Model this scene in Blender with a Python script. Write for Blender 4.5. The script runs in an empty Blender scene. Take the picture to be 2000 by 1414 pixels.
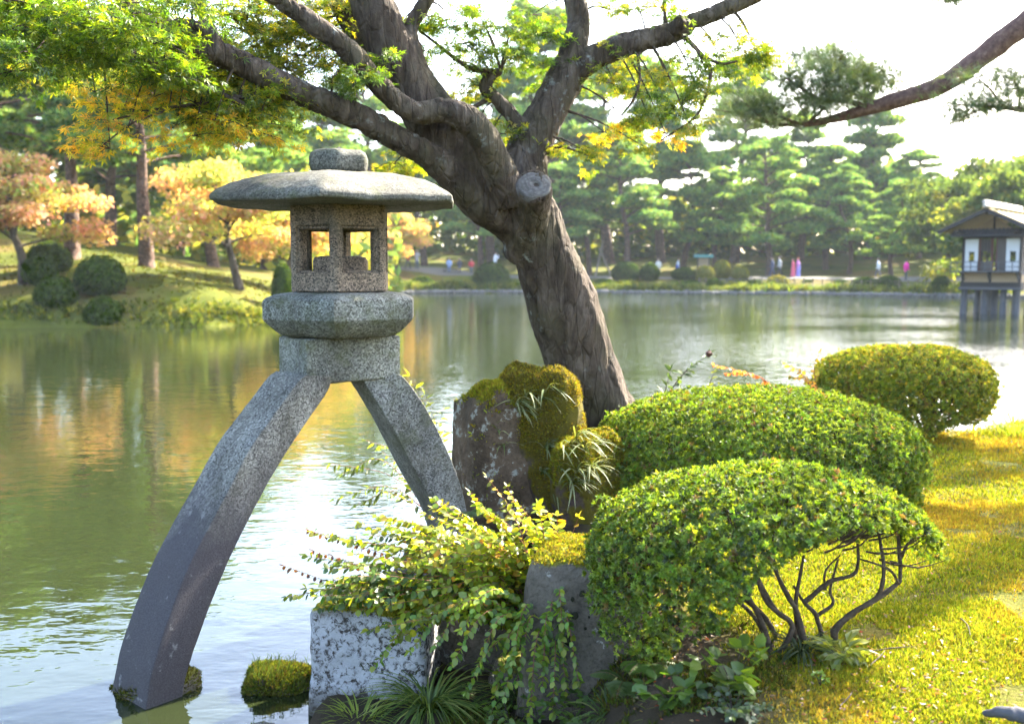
import bpy, math, random
import numpy as np
from mathutils import Vector, Matrix

# ------------------------------------------------------------------ camera, sky, sun, exposure
scene = bpy.context.scene
COL = scene.collection
R = math.radians
EYE = 2.07
PITCH = R(5.35)
FPX = 1944.4                    # 35 mm lens on a 36 mm wide frame, in photo pixels
cam_d = bpy.data.cameras.new('camera')
cam = bpy.data.objects.new('camera', cam_d); COL.objects.link(cam)
cam.location = (0, 0, EYE); cam.rotation_euler = (math.pi / 2 - PITCH, 0, 0)
cam_d.lens = 35.0; cam_d.sensor_width = 36.0; cam_d.clip_start = 0.05; cam_d.clip_end = 6000
cam_d.dof.use_dof = True; cam_d.dof.focus_distance = 5.0; cam_d.dof.aperture_fstop = 2.3
scene.camera = cam

SUN_AZ, SUN_EL = R(44), R(36)
SUN_DIR = Vector((math.sin(SUN_AZ) * math.cos(SUN_EL), math.cos(SUN_AZ) * math.cos(SUN_EL), math.sin(SUN_EL)))
world = bpy.data.worlds.new('World'); scene.world = world; world.use_nodes = True
wn, wl = world.node_tree.nodes, world.node_tree.links
bg = wn['Background']; bg.inputs['Strength'].default_value = 0.135
sky = wn.new('ShaderNodeTexSky'); sky.sky_type = 'NISHITA'; sky.sun_disc = False
sky.sun_elevation = SUN_EL; sky.sun_rotation = SUN_AZ
sky.air_density = 1.0; sky.dust_density = 3.0; sky.ozone_density = 1.0; sky.altitude = 50
wl.new(sky.outputs['Color'], bg.inputs['Color'])
sun_d = bpy.data.lights.new('sun', 'SUN'); sun_d.energy = 5.0; sun_d.angle = R(0.53); sun_d.color = (1.0, 0.92, 0.78)
sun = bpy.data.objects.new('sun', sun_d); COL.objects.link(sun)
sun.location = (20, 20, 30); sun.rotation_euler = SUN_DIR.to_track_quat('Z', 'Y').to_euler()
vs = scene.view_settings
vs.view_transform = 'Standard'; vs.look = 'None'; vs.exposure = 3.2; vs.gamma = 1.0; vs.use_curve_mapping = False
scene.cycles.max_bounces = 7; scene.cycles.diffuse_bounces = 2; scene.cycles.glossy_bounces = 3
scene.cycles.transmission_bounces = 4; scene.cycles.transparent_max_bounces = 4; scene.cycles.volume_bounces = 0
scene.cycles.use_adaptive_sampling = True; scene.cycles.adaptive_threshold = .03; scene.cycles.use_denoising = True; scene.cycles.caustics_reflective = False; scene.cycles.caustics_refractive = False
scene.cycles.sample_clamp_indirect = 6.0

# ------------------------------------------------------------------ helpers
rng = np.random.default_rng(11)
random.seed(5)
A = np.array
def ray(px, py):
    xc, yc = (px - 1000) / FPX, (707 - py) / FPX
    c, s = math.cos(PITCH), math.sin(PITCH)
    return A([xc, c + yc * s, -s + yc * c])
def P(px, py, Y):
    d = ray(px, py); return A([0, 0, EYE]) + d * (Y / d[1])
def G(px, py, z):
    d = ray(px, py); return A([0, 0, EYE]) + d * ((z - EYE) / d[2])
def on_plane(px, py, o, n):
    d = ray(px, py); e = A([0, 0, EYE]); return e + d * (np.dot(o - e, n) / np.dot(d, n))

def _h(ix, iy, iz, s):
    n = (ix * 374761393 + iy * 668265263 + iz * 2147483647 + s * 1274126177) & 0xffffffff
    n = ((n ^ (n >> 13)) * 1274126177) & 0xffffffff
    n = ((n ^ (n >> 15)) * 2246822519) & 0xffffffff
    return ((n ^ (n >> 16)) & 0xffff) / 65535.0
def vnoise(p, seed=0):
    p = np.asarray(p, float); i = np.floor(p).astype(np.int64); f = p - i; f = f * f * (3 - 2 * f)
    x, y, z = i[:, 0], i[:, 1], i[:, 2]; r = 0
    for dx in (0, 1):
        wx = f[:, 0] if dx else 1 - f[:, 0]
        for dy in (0, 1):
            wy = f[:, 1] if dy else 1 - f[:, 1]
            for dz in (0, 1):
                wz = f[:, 2] if dz else 1 - f[:, 2]
                r = r + wx * wy * wz * _h(x + dx, y + dy, z + dz, seed)
    return r * 2 - 1
def fbm(p, seed=0, oct=4):
    p = np.asarray(p, float); r = 0; a = 1; t = 0
    for k in range(oct):
        r = r + a * vnoise(p * 2 ** k + 17.3 * k, seed + k); t += a; a *= .5
    return r / t
def sstep(a, b, x):
    t = np.clip((x - a) / (b - a), 0, 1); return t * t * (3 - 2 * t)
def nrm(v):
    v = np.asarray(v, float); return v / (np.linalg.norm(v, axis=-1, keepdims=True) + 1e-12)

ORG = {}
def npmesh(name, V, F, mat, col=None, smooth=True):
    """F: one array of equal-sized faces or a list of such arrays."""
    if not isinstance(F, list): F = [F]
    F = [np.asarray(f, np.int32) for f in F if len(f)]
    m = bpy.data.meshes.new(name)
    V = np.asarray(V, np.float32)
    m.vertices.add(len(V)); m.vertices.foreach_set('co', V.ravel())
    nl = sum(f.size for f in F); m.loops.add(nl)
    m.loops.foreach_set('vertex_index', np.concatenate([f.ravel() for f in F]))
    npoly = sum(len(f) for f in F); m.polygons.add(npoly)
    tot = np.concatenate([np.full(len(f), f.shape[1], np.int32) for f in F])
    st = np.concatenate([[0], np.cumsum(tot)[:-1]]).astype(np.int32)
    m.polygons.foreach_set('loop_start', st)
    m.polygons.foreach_set('use_smooth', np.full(npoly, smooth))
    m.update(calc_edges=True); m.validate()
    if col is not None:
        ca = m.color_attributes.new('Col', 'FLOAT_COLOR', 'POINT')
        c = np.ones((len(V), 4), np.float32); c[:, :3] = col; ca.data.foreach_set('color', c.ravel())
    if mat is not None: m.materials.append(MAT[mat] if isinstance(mat, str) else mat)
    return m
def tag(o, label=None, cat=None, group=None, kind=None):
    if label: o['label'] = label
    if cat: o['category'] = cat
    if group: o['group'] = group
    if kind: o['kind'] = kind
    return o
def link(name, mesh, parent=None, loc=(0, 0, 0)):
    o = bpy.data.objects.new(name, mesh); COL.objects.link(o); o.location = loc
    if parent is not None: o.parent = parent
    return o
def thing(name, label, cat, loc, group=None, rz=0.0):
    o = bpy.data.objects.new(name, None); COL.objects.link(o); o.location = loc; o.rotation_euler[2] = rz
    o.empty_display_size = .1
    ORG[o.name] = A(loc, float); return tag(o, label, cat, group)
def part(name, V, F, mat, parent, col=None, smooth=True, kind=None, sharp=None):
    """world-space vertices -> a child of parent (unrotated parents only)"""
    r = parent
    while r.parent is not None: r = r.parent
    V = np.asarray(V, float) - ORG.get(r.name, np.zeros(3))
    me = npmesh(name, V, F, mat, col, smooth)
    if sharp: me.set_sharp_from_angle(angle=R(sharp))
    return tag(link(name, me, parent), kind=kind)
def solo(name, V, F, mat, label, cat, group=None, kind=None, col=None, smooth=True, loc=None):
    V = np.asarray(V, float)
    if loc is None: loc = A([(V[:, 0].min() + V[:, 0].max()) / 2, (V[:, 1].min() + V[:, 1].max()) / 2, V[:, 2].min()])
    o = link(name, npmesh(name, V - loc, F, mat, col, smooth), None, loc); ORG[o.name] = A(loc, float)
    return tag(o, label, cat, group, kind)
def struct(name, V, F, mat, label=None, kind='structure', col=None, smooth=True):
    return tag(link(name, npmesh(name, V, F, mat, col, smooth)), label, None, None, kind)
def join(parts):
    V, F4, F3, C, n = [], [], [], [], 0
    hasc = any(len(p) > 2 and p[2] is not None for p in parts)
    for p in parts:
        v, f = p[0], p[1]; fl = f if isinstance(f, list) else [f]
        for g in fl:
            g = np.asarray(g)
            if len(g) == 0: continue
            (F4 if g.shape[1] == 4 else F3).append(g + n)
        V.append(v); n += len(v)
        if hasc: C.append(np.broadcast_to(p[2], (len(v), 3)))
    F = []
    if F4: F.append(np.concatenate(F4))
    if F3: F.append(np.concatenate(F3))
    return (np.concatenate(V), F) + ((np.concatenate(C),) if hasc else ())
def catmull(pts, n):
    pts = np.asarray(pts, float)
    if len(pts) == 2: return pts[0] + (pts[1] - pts[0]) * np.linspace(0, 1, n)[:, None]
    p = np.vstack([2 * pts[0] - pts[1], pts, 2 * pts[-1] - pts[-2]]); m = len(pts) - 1
    t = np.linspace(0, m, n); i = np.minimum(t.astype(int), m - 1); u = (t - i)[:, None]
    a, b, c, d = p[i], p[i + 1], p[i + 2], p[i + 3]
    return .5 * (2 * b + (c - a) * u + (2 * a - 5 * b + 4 * c - d) * u ** 2 + (3 * b - a - 3 * c + d) * u ** 3)
def tube(pts, rad, n=None, sides=8, cap=True, rough=0., seed=0, rfreq=3.):
    pts = np.asarray(pts, float); rad = np.asarray(rad, float) if np.ndim(rad) else np.full(len(pts), float(rad))
    n = n or max(2, len(pts) * 3)
    C = catmull(pts, n); r = np.interp(np.linspace(0, len(rad) - 1, n), np.arange(len(rad)), rad)
    T = nrm(np.gradient(C, axis=0)); up = A([0, 0, 1.]) if abs(T[0][2]) < .9 else A([1., 0, 0])
    N = np.zeros_like(C); N[0] = nrm(np.cross(T[0], up))
    for k in range(1, n):
        v = N[k - 1] - T[k] * np.dot(N[k - 1], T[k]); N[k] = nrm(v)
    B = np.cross(T, N); a = np.linspace(0, 2 * math.pi, sides, endpoint=False)
    ring = (np.cos(a)[None, :, None] * N[:, None] + np.sin(a)[None, :, None] * B[:, None])
    rr = np.broadcast_to(r[:, None], (n, sides)).copy()
    if rough: rr *= 1 + rough * fbm((C[:, None] + ring * r[:, None, None]).reshape(-1, 3) * rfreq, seed, 3).reshape(n, sides)
    V = (C[:, None] + ring * rr[..., None]).reshape(-1, 3)
    i, j = np.meshgrid(np.arange(n - 1), np.arange(sides), indexing='ij'); j2 = (j + 1) % sides
    F4 = np.stack([i * sides + j, (i + 1) * sides + j, (i + 1) * sides + j2, i * sides + j2], -1).reshape(-1, 4)[:, ::-1]
    if not cap: return V, F4
    V = np.vstack([V, C[0], C[-1]]); k = np.arange(sides); k2 = (k + 1) % sides; b = (n - 1) * sides
    F3 = np.vstack([np.stack([np.full(sides, n * sides), k2, k], 1)[:, ::-1], np.stack([np.full(sides, n * sides + 1), b + k, b + k2], 1)[:, ::-1]])
    return V, [F4, F3]
def loft(rings, cap=True):
    """rings: (n, m, 3) closed rings"""
    rings = np.asarray(rings, float); n, m = rings.shape[:2]; V = rings.reshape(-1, 3)
    i, j = np.meshgrid(np.arange(n - 1), np.arange(m), indexing='ij'); j2 = (j + 1) % m
    F4 = np.stack([i * m + j, i * m + j2, (i + 1) * m + j2, (i + 1) * m + j], -1).reshape(-1, 4)
    if not cap: return V, F4
    V = np.vstack([V, rings[0].mean(0), rings[-1].mean(0)]); k = np.arange(m); k2 = (k + 1) % m; b = (n - 1) * m
    F3 = np.vstack([np.stack([np.full(m, n * m), k2, k], 1), np.stack([np.full(m, n * m + 1), b + k, b + k2], 1)])
    return V, [F4, F3]
def box(c, s, rz=0., taper=1.):
    x, y, z = A(s) / 2; V = A([[-x, -y, -z], [x, -y, -z], [x, y, -z], [-x, y, -z], [-x * taper, -y * taper, z], [x * taper, -y * taper, z], [x * taper, y * taper, z], [-x * taper, y * taper, z]])
    ca, sa = math.cos(rz), math.sin(rz); V = V @ A([[ca, sa, 0], [-sa, ca, 0], [0, 0, 1]]) + A(c)
    return V, A([[3, 2, 1, 0], [4, 5, 6, 7], [0, 1, 5, 4], [1, 2, 6, 5], [2, 3, 7, 6], [3, 0, 4, 7]])
def bar(a, b, w, h=None):
    """square beam between two points, 12 triangles"""
    a, b = A(a, float), A(b, float); h = h or w; t = nrm(b - a)
    up = A([0, 0, 1.]) if abs(t[2]) < .95 else A([0, 1., 0]); s = nrm(np.cross(t, up)) * w / 2; u = nrm(np.cross(s, t)) * h / 2
    V = A([a - s - u, a + s - u, a + s + u, a - s + u, b - s - u, b + s - u, b + s + u, b - s + u])
    return V, A([[0, 1, 2, 3], [7, 6, 5, 4], [4, 5, 1, 0], [5, 6, 2, 1], [6, 7, 3, 2], [7, 4, 0, 3]])
_ico = {}
def ico(level):
    if level in _ico: return _ico[level]
    t = (1 + 5 ** .5) / 2
    V = nrm(A([[-1, t, 0], [1, t, 0], [-1, -t, 0], [1, -t, 0], [0, -1, t], [0, 1, t], [0, -1, -t], [0, 1, -t], [t, 0, -1], [t, 0, 1], [-t, 0, -1], [-t, 0, 1]]))
    F = A([[0, 11, 5], [0, 5, 1], [0, 1, 7], [0, 7, 10], [0, 10, 11], [1, 5, 9], [5, 11, 4], [11, 10, 2], [10, 7, 6], [7, 1, 8], [3, 9, 4], [3, 4, 2], [3, 2, 6], [3, 6, 8], [3, 8, 9], [4, 9, 5], [2, 4, 11], [6, 2, 10], [8, 6, 7], [9, 8, 1]])
    for _ in range(level):
        e = np.sort(np.vstack([F[:, [0, 1]], F[:, [1, 2]], F[:, [2, 0]]]), axis=1)
        u, inv = np.unique(e, axis=0, return_inverse=True); inv = inv.reshape(3, -1); n = len(V)
        V = np.vstack([V, nrm((V[u[:, 0]] + V[u[:, 1]]) / 2)]); a, b, c = inv[0] + n, inv[1] + n, inv[2] + n
        F = np.vstack([np.stack([F[:, 0], a, c], 1), np.stack([F[:, 1], b, a], 1), np.stack([F[:, 2], c, b], 1), np.stack([a, b, c], 1)])
    _ico[level] = (V, F); return V, F
def frames(axis, normal):
    """x = axis, z ~ normal; rows -> (n,3,3) with columns x,y,z"""
    x = nrm(axis); y = nrm(np.cross(normal, x)); z = np.cross(x, y)
    return np.stack([x, y, z], -1)
def scatter(T, pos, M, scale, col):
    """T=(V,F) template copied to every position; col (n,3)"""
    TV, TF = T; n, k = len(pos), len(TV)
    sc = np.asarray(scale, float); sc = np.broadcast_to(sc, (n,))[:, None, None]
    V = np.einsum('nij,kj->nki', M, TV) * sc + np.asarray(pos)[:, None]
    TF = TF if isinstance(TF, list) else [TF]
    F = [(f[None] + (np.arange(n) * k)[:, None, None]).reshape(-1, f.shape[1]) for f in TF]
    C = np.repeat(np.asarray(col), k, axis=0) if col is not None else None
    return V.reshape(-1, 3), F, C
def randdir(n): return nrm(rng.normal(size=(n, 3)))
def palette(n, cols, jit=.18, w=None):
    c = A(cols)[rng.choice(len(cols), n, p=w)]
    return np.clip(c * (1 + jit * rng.normal(size=(n, 1))) * (1 + .35 * jit * rng.normal(size=(n, 3))), .003, .9)
def tri_of(V, F):
    F = F if isinstance(F, list) else [F]; T = []
    for f in F:
        f = np.asarray(f)
        if f.shape[1] == 3: T.append(f)
        else: T += [f[:, [0, 1, 2]], f[:, [0, 2, 3]]]
    return np.concatenate(T)
def sample_surface(V, F, n, keep=None):
    T = tri_of(V, F); a, b, c = V[T[:, 0]], V[T[:, 1]], V[T[:, 2]]
    cr = np.cross(b - a, c - a); ar = np.linalg.norm(cr, axis=1); N = nrm(cr)
    w = ar * (keep((a + b + c) / 3, N) if keep else 1.); w = w / w.sum()
    i = rng.choice(len(T), n, p=w); u, v = rng.random((2, n)); q = u + v > 1; u[q], v[q] = 1 - u[q], 1 - v[q]
    return a[i] + (b[i] - a[i]) * u[:, None] + (c[i] - a[i]) * v[:, None], N[i]
def grid(xs, ys, zf):
    X, Y = np.meshgrid(xs, ys, indexing='ij'); V = np.stack([X, Y, zf(X.ravel(), Y.ravel()).reshape(X.shape)], -1).reshape(-1, 3)
    nx, ny = len(xs), len(ys); i, j = np.meshgrid(np.arange(nx - 1), np.arange(ny - 1), indexing='ij')
    return V, np.stack([i * ny + j, (i + 1) * ny + j, (i + 1) * ny + j + 1, i * ny + j + 1], -1).reshape(-1, 4)
def fuse(V, F, voxel, smooth_it=0):
    """melt overlapping closed shapes into one skin"""
    o = link('melt', npmesh('melt', V, F, None)); m = o.modifiers.new('r', 'REMESH'); m.mode = 'VOXEL'; m.voxel_size = voxel
    if smooth_it:
        s = o.modifiers.new('s', 'SMOOTH'); s.factor = .5; s.iterations = smooth_it
    dg = bpy.context.evaluated_depsgraph_get(); me = bpy.data.meshes.new_from_object(o.evaluated_get(dg))
    V2 = np.empty(len(me.vertices) * 3); me.vertices.foreach_get('co', V2); V2 = V2.reshape(-1, 3)
    N2 = np.empty(len(me.vertices) * 3); me.vertices.foreach_get('normal', N2)
    tot = np.empty(len(me.polygons), np.int32); me.polygons.foreach_get('loop_total', tot)
    li = np.empty(len(me.loops), np.int32); me.loops.foreach_get('vertex_index', li)
    st = np.concatenate([[0], np.cumsum(tot)[:-1]]); F2 = []
    for k in (4, 3):
        s = st[tot == k]
        if len(s): F2.append(li[s[:, None] + np.arange(k)])
    od = o.data; bpy.data.objects.remove(o); bpy.data.meshes.remove(od); bpy.data.meshes.remove(me)
    return V2, F2, N2.reshape(-1, 3)

# leaf templates: x along the leaf, z up
def t_maple(w=10):
    V = [[0, 0, 0]]; F = []
    for a, l in ((-104, .5), (-52, .82), (0, 1.), (52, .82), (104, .5)):
        b = len(V)
        for da, q in ((-15, .5), (0, 1), (15, .5)):
            t = R(a + da); V.append([math.cos(t) * l * q, math.sin(t) * l * q, -.16 * (l * q) ** 2])
        F.append([0, b, b + 1, b + 2])
    return A(V), A(F)
def t_leaf(w=.22, fold=.10, droop=.12):
    V = A([[0, 0, 0], [.3, w, fold], [.7, w * .8, fold * .6 - droop * .5], [1, 0, -droop], [.7, -w * .8, fold * .6 - droop * .5], [.3, -w, fold], [.5, 0, -.02]])
    return V, [A([[0, 6, 2, 1], [0, 5, 4, 6]]), A([[6, 3, 2], [6, 4, 3]])]
def t_dia(w=.25, fold=.08): return A([[0, 0, 0], [.45, w, fold], [1, 0, -.05], [.45, -w, fold]]), A([[0, 3, 2], [0, 2, 1]])
def t_quad(): return A([[-.5, -.35, 0], [.5, -.3, .06], [.45, .35, 0], [-.4, .4, .05]]), A([[0, 1, 2, 3]])
def t_brush(k=6, spread=.75, w=.05):
    V, F = [], []
    for i in range(k):
        a = 2 * math.pi * i / k + .3 * (i % 2); s = spread * (.55 + .45 * ((i * 7) % 5) / 4)
        d = A([math.cos(a) * s, math.sin(a) * s, 1.]); d = d / np.linalg.norm(d); p = nrm(np.cross(d, [0.3, .2, 1])) * w; b = len(V)
        V += [-p, p, d]; F.append([b, b + 1, b + 2])
    return A(V), A(F)
# ------------------------------------------------------------------ materials
MAT = {}
class NT:
    def __init__(s, name):
        m = bpy.data.materials.new(name); m.use_nodes = True; MAT[name] = m; s.m = m; s.t = m.node_tree; s.n = s.t.nodes; s.n.clear()
        s.out = s.n.new('ShaderNodeOutputMaterial'); s._c = None
    def add(s, ty, ins=None, **kw):
        n = s.n.new(ty)
        for k, v in kw.items(): setattr(n, k, v)
        for k, v in (ins or {}).items(): s.set(n.inputs[k], v)
        return n
    def set(s, sock, v):
        if hasattr(v, 'is_output'): s.t.links.new(v, sock)
        else:
            if sock.type == 'RGBA' and not np.isscalar(v) and len(v) == 3: v = (*v, 1)
            sock.default_value = v
    def obj(s):
        if s._c is None: s._c = s.add('ShaderNodeTexCoord').outputs['Object']
        return s._c
    def pos(s): return s.add('ShaderNodeNewGeometry').outputs['Position']
    def nz(s):
        g = s.add('ShaderNodeNewGeometry'); x = s.add('ShaderNodeSeparateXYZ', {0: g.outputs['Normal']}); return x.outputs['Z']
    def z(s, v): return s.add('ShaderNodeSeparateXYZ', {0: v}).outputs['Z']
    def map(s, v, sc=(1, 1, 1), rot=(0, 0, 0)): return s.add('ShaderNodeMapping', {'Vector': v, 'Scale': sc, 'Rotation': rot}).outputs[0]
    def noise(s, v, scale, detail=4, rough=.55, dist=0.): return s.add('ShaderNodeTexNoise', {'Vector': v, 'Scale': scale, 'Detail': detail, 'Roughness': rough, 'Distortion': dist}).outputs['Fac']
    def voro(s, v, scale, feature='F1', out='Distance'): return s.add('ShaderNodeTexVoronoi', {'Vector': v, 'Scale': scale}, feature=feature).outputs[out]
    def ramp(s, f, stops, interp='LINEAR'):
        r = s.add('ShaderNodeValToRGB', {'Fac': f}); e = r.color_ramp; e.interpolation = interp
        while len(e.elements) < len(stops): e.elements.new(.5)
        for el, (p, c) in zip(e.elements, stops):
            el.position = p; el.color = (*c, 1) if not np.isscalar(c) else (c, c, c, 1)
        return r.outputs['Color']
    def step(s, f, a, b): return s.add('ShaderNodeMapRange', {'Value': f, 'From Min': a, 'From Max': b}, clamp=True).outputs[0]
    def mix(s, f, a, b, mode='MIX'):
        m = s.add('ShaderNodeMix', data_type='RGBA', blend_type=mode); s.set(m.inputs[0], f); s.set(m.inputs[6], a); s.set(m.inputs[7], b); return m.outputs[2]
    def math(s, op, a, b=0., c=None):
        m = s.add('ShaderNodeMath', operation=op); s.set(m.inputs[0], a); s.set(m.inputs[1], b)
        if c is not None: s.set(m.inputs[2], c)
        return m.outputs[0]
    def bump(s, h, strength=.5, dist=.01, normal=None):
        b = s.add('ShaderNodeBump', {'Height': h, 'Strength': strength, 'Distance': dist})
        if normal is not None: s.set(b.inputs['Normal'], normal)
        return b.outputs[0]
    def attr(s): return s.add('ShaderNodeAttribute', attribute_name='Col').outputs['Color']
    def bsdf(s, col, rough=.8, normal=None, spec=.3, **kw):
        b = s.add('ShaderNodeBsdfPrincipled', {'Base Color': col, 'Roughness': rough, 'Specular IOR Level': spec, **kw})
        if normal is not None: s.set(b.inputs['Normal'], normal)
        s.t.links.new(b.outputs[0], s.out.inputs[0]); return b

def granite(name, base, dark, stain=False, moss=.0):
    m = NT(name); o = m.obj()
    g = m.voro(o, 135, out='Color'); gs = m.add('ShaderNodeSeparateXYZ', {0: g}).outputs[0]
    fine = m.noise(o, 240, 2, .7)
    c = m.ramp(gs, [(.04, dark), (.30, tuple(x * .62 for x in base)), (.66, base), (.93, tuple(min(1, x * 1.55) for x in base))])
    big = m.noise(m.map(o, (1, 1, .55)), 3.2, 7, .68, .4); c = m.mix(1., c, m.ramp(big, [(.36, .36), (.5, .92), (.63, 1.4)]), 'MULTIPLY')
    c = m.mix(m.math('MULTIPLY', m.step(m.noise(o, 17, 6, .72), .60, .655), .55), c, tuple(x * 1.55 for x in base))
    c = m.mix(m.step(m.noise(o, 5.5, 6, .62), .35, .72), c, m.mix(.42, c, (.11, .10, .07)))
    c = m.mix(m.step(m.noise(o, 26, 5, .7), .56, .75), c, m.mix(.55, c, (.07, .075, .06)))
    if stain:                                   # the foot has stood in the pond: dark water stain with pale lichen flecks
        z = m.z(m.pos()); w = m.math('ADD', z, m.math('MULTIPLY', m.math('SUBTRACT', m.noise(o, 2.6, 6, .7), .5), 1.0))
        dk = m.mix(m.step(fine, .35, .7), (.024, .021, .023), (.076, .069, .074))
        c = m.mix(m.step(w, 1.12, .72), c, dk)
        sp = m.math('MULTIPLY', m.step(m.noise(o, 14, 6, .7), .60, .66), m.step(z, 1.2, .7))
        c = m.mix(m.math('MULTIPLY', sp, .55), c, (.22, .22, .21))
    if moss:
        c = m.mix(m.math('MULTIPLY', m.step(m.noise(o, 8, 6, .65), .50, .68), moss), c, (.06, .066, .024))
    h = m.math('ADD', m.math('MULTIPLY', gs, .35), m.math('ADD', m.math('MULTIPLY', fine, .5), m.noise(o, 60, 3, .6)))
    m.bsdf(c, .82, m.bump(h, .75, .004), .25); return m
granite('granite', (.135, .135, .126), (.022, .021, .020), moss=.45)
granite('granite_roof', (.092, .090, .076), (.020, .019, .017), moss=.65)
granite('granite_warm', (.155, .114, .082), (.014, .011, .010))
granite('granite_green', (.15, .153, .136), (.028, .028, .024), moss=.6)
granite('granite_leg', (.145, .141, .128), (.024, .021, .020), stain=True)

m = NT('bark'); o = m.obj()
st = m.map(o, (1, 1, .22)); n1 = m.noise(st, 9, 8, .68, .6); n2 = m.noise(o, 3.0, 5, .6)
crk = m.voro(m.map(o, (1, 1, .17)), 16, 'DISTANCE_TO_EDGE')
c = m.ramp(n1, [(.30, (.016, .011, .008)), (.5, (.064, .047, .035)), (.68, (.135, .106, .084))])
c = m.mix(m.step(n2, .45, .66), c, m.mix(.5, c, (.075, .068, .035)))
lz = m.math('MULTIPLY', m.step(m.noise(o, 11, 7, .72), .575, .63), m.step(m.noise(o, 2.2, 3, .5), .46, .62))
c = m.mix(m.math('MULTIPLY', lz, .8), c, (.20, .21, .19))
pit = m.step(m.noise(m.map(o, (1, 1, .6)), 26, 3, .6), .30, .24); c = m.mix(m.math('MULTIPLY', pit, .75), c, (.018, .013, .01))
h = m.math('ADD', m.math('MULTIPLY', n1, 1.0), m.math('ADD', m.math('MULTIPLY', m.noise(o, 48, 5, .7), .45), m.math('MULTIPLY', m.step(crk, .0, .08), .35)))
h = m.math('SUBTRACT', h, m.math('MULTIPLY', pit, .5))
m.bsdf(c, .9, m.bump(h, 1., .028), .15)

m = NT('sawn_wood'); o = m.obj()
rg = m.add('ShaderNodeTexWave', {'Vector': o, 'Scale': 11., 'Distortion': 7., 'Detail': 4.}, wave_type='RINGS', rings_direction='Z').outputs['Fac']
c = m.mix(rg, (.088, .080, .073), (.125, .116, .106)); c = m.mix(m.step(m.noise(o, 30, 5, .7), .45, .62), c, (.06, .054, .05))
m.bsdf(c, .85, m.bump(m.noise(o, 70, 4, .7), .6, .006), .2)

m = NT('bark_pine'); o = m.obj()
pl = m.voro(m.map(o, (1, 1, .45)), 7, 'DISTANCE_TO_EDGE'); n1 = m.noise(o, 5, 6, .65)
c = m.ramp(n1, [(.3, (.06, .040, .032)), (.55, (.15, .095, .070)), (.75, (.26, .155, .11))]); c = m.mix(m.step(pl, .10, .0), c, (.035, .024, .02))
m.bsdf(c, .9, m.bump(m.math('ADD', m.step(pl, 0, .15), n1), .8, .03), .15)
m = NT('bark_red'); o = m.obj()
n1 = m.noise(m.map(o, (1, 1, 1)), 16, 7, .7); c = m.ramp(n1, [(.3, (.040, .022, .017)), (.55, (.105, .060, .046)), (.75, (.19, .13, .105))])
m.bsdf(c, .85, m.bump(n1, .9, .02), .2)
m = NT('stem'); o = m.obj()
n1 = m.noise(o, 30, 5, .7); c = m.ramp(n1, [(.3, (.022, .015, .010)), (.6, (.075, .055, .038)), (.8, (.15, .12, .088))])
m.bsdf(c, .9, m.bump(n1, .6, .006), .2)
m = NT('red_stem'); m.bsdf((.20, .075, .04), .7, None, .3)

def leafmat(name, trans=.45, gloss=.06, rough=.42, warm=(1.25, 1.15, .5)):
    m = NT(name); c = m.attr()
    d = m.add('ShaderNodeBsdfDiffuse', {'Color': c})
    tc = m.mix(1., c, warm, 'MULTIPLY'); t = m.add('ShaderNodeBsdfTranslucent', {'Color': tc})
    x = m.add('ShaderNodeMixShader', {0: trans, 1: d.outputs[0], 2: t.outputs[0]})
    g = m.add('ShaderNodeBsdfGlossy', {'Color': (1, 1, 1, 1), 'Roughness': rough}); y = m.add('ShaderNodeMixShader', {0: gloss, 1: x.outputs[0], 2: g.outputs[0]})
    m.t.links.new(y.outputs[0], m.out.inputs[0])
leafmat('leaf', .58, .03, .45, (1.5, 1.35, .45))
leafmat('leaf_glossy', .40, .025, .5, (1.6, 1.4, .45))
leafmat('needle', .30, .05, .5, (1.1, 1.1, .7))
leafmat('far_needle', .40, .0, .5, (1.2, 1.25, .62))
leafmat('moss', .35, .0, .5, (1.2, 1.1, .5))
leafmat('far_leaf', .55, .0, .5, (1.25, 1.15, .55))

def mossrock(name, c0, c1, lich, moss, mossn=.55, lichen_t=.62, lsc=9):
    m = NT(name); o = m.obj()
    n = m.noise(o, 4.5, 8, .68); c = m.ramp(n, [(.3, c0), (.68, c1)])
    c = m.mix(m.math('MULTIPLY', m.step(m.noise(o, 55, 4, .7), .5, .7), .55), c, tuple(x * .35 for x in c0))
    c = m.mix(m.step(m.noise(o, lsc, 7, .7), lichen_t, lichen_t + .035), c, lich)
    nz = m.add('ShaderNodeSeparateXYZ', {0: m.add('ShaderNodeNewGeometry').outputs['Normal']}).outputs['Z']
    f = m.step(m.math('ADD', nz, m.math('MULTIPLY', m.math('SUBTRACT', m.noise(o, 6, 6, .7), .5), 1.1)), mossn, mossn + .18)
    mc = m.mix(m.noise(o, 13, 5, .6), tuple(x * .45 for x in moss), moss); c = m.mix(f, c, mc)
    h = m.math('ADD', n, m.math('MULTIPLY', m.noise(o, 38, 6, .7), .6)); h = m.math('ADD', h, m.math('MULTIPLY', f, m.math('MULTIPLY', m.noise(o, 170, 2, .6), .8)))
    m.bsdf(c, .92, m.bump(h, 1., .035), .15)
mossrock('rock_red', (.034, .023, .014), (.165, .115, .076), (.28, .28, .24), (.20, .20, .02), .42, .555, 9)
mossrock('rock_mossy', (.040, .027, .025), (.11, .08, .07), (.20, .21, .19), (.17, .14, .018), -.25, .64, 8)
mossrock('rock_gray', (.050, .042, .032), (.150, .130, .102), (.26, .255, .225), (.19, .20, .025), .62, .60, 10)
mossrock('rock_shore', (.07, .068, .062), (.19, .18, .165), (.25, .255, .24), (.12, .13, .03), .95, .64, 3)

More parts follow.
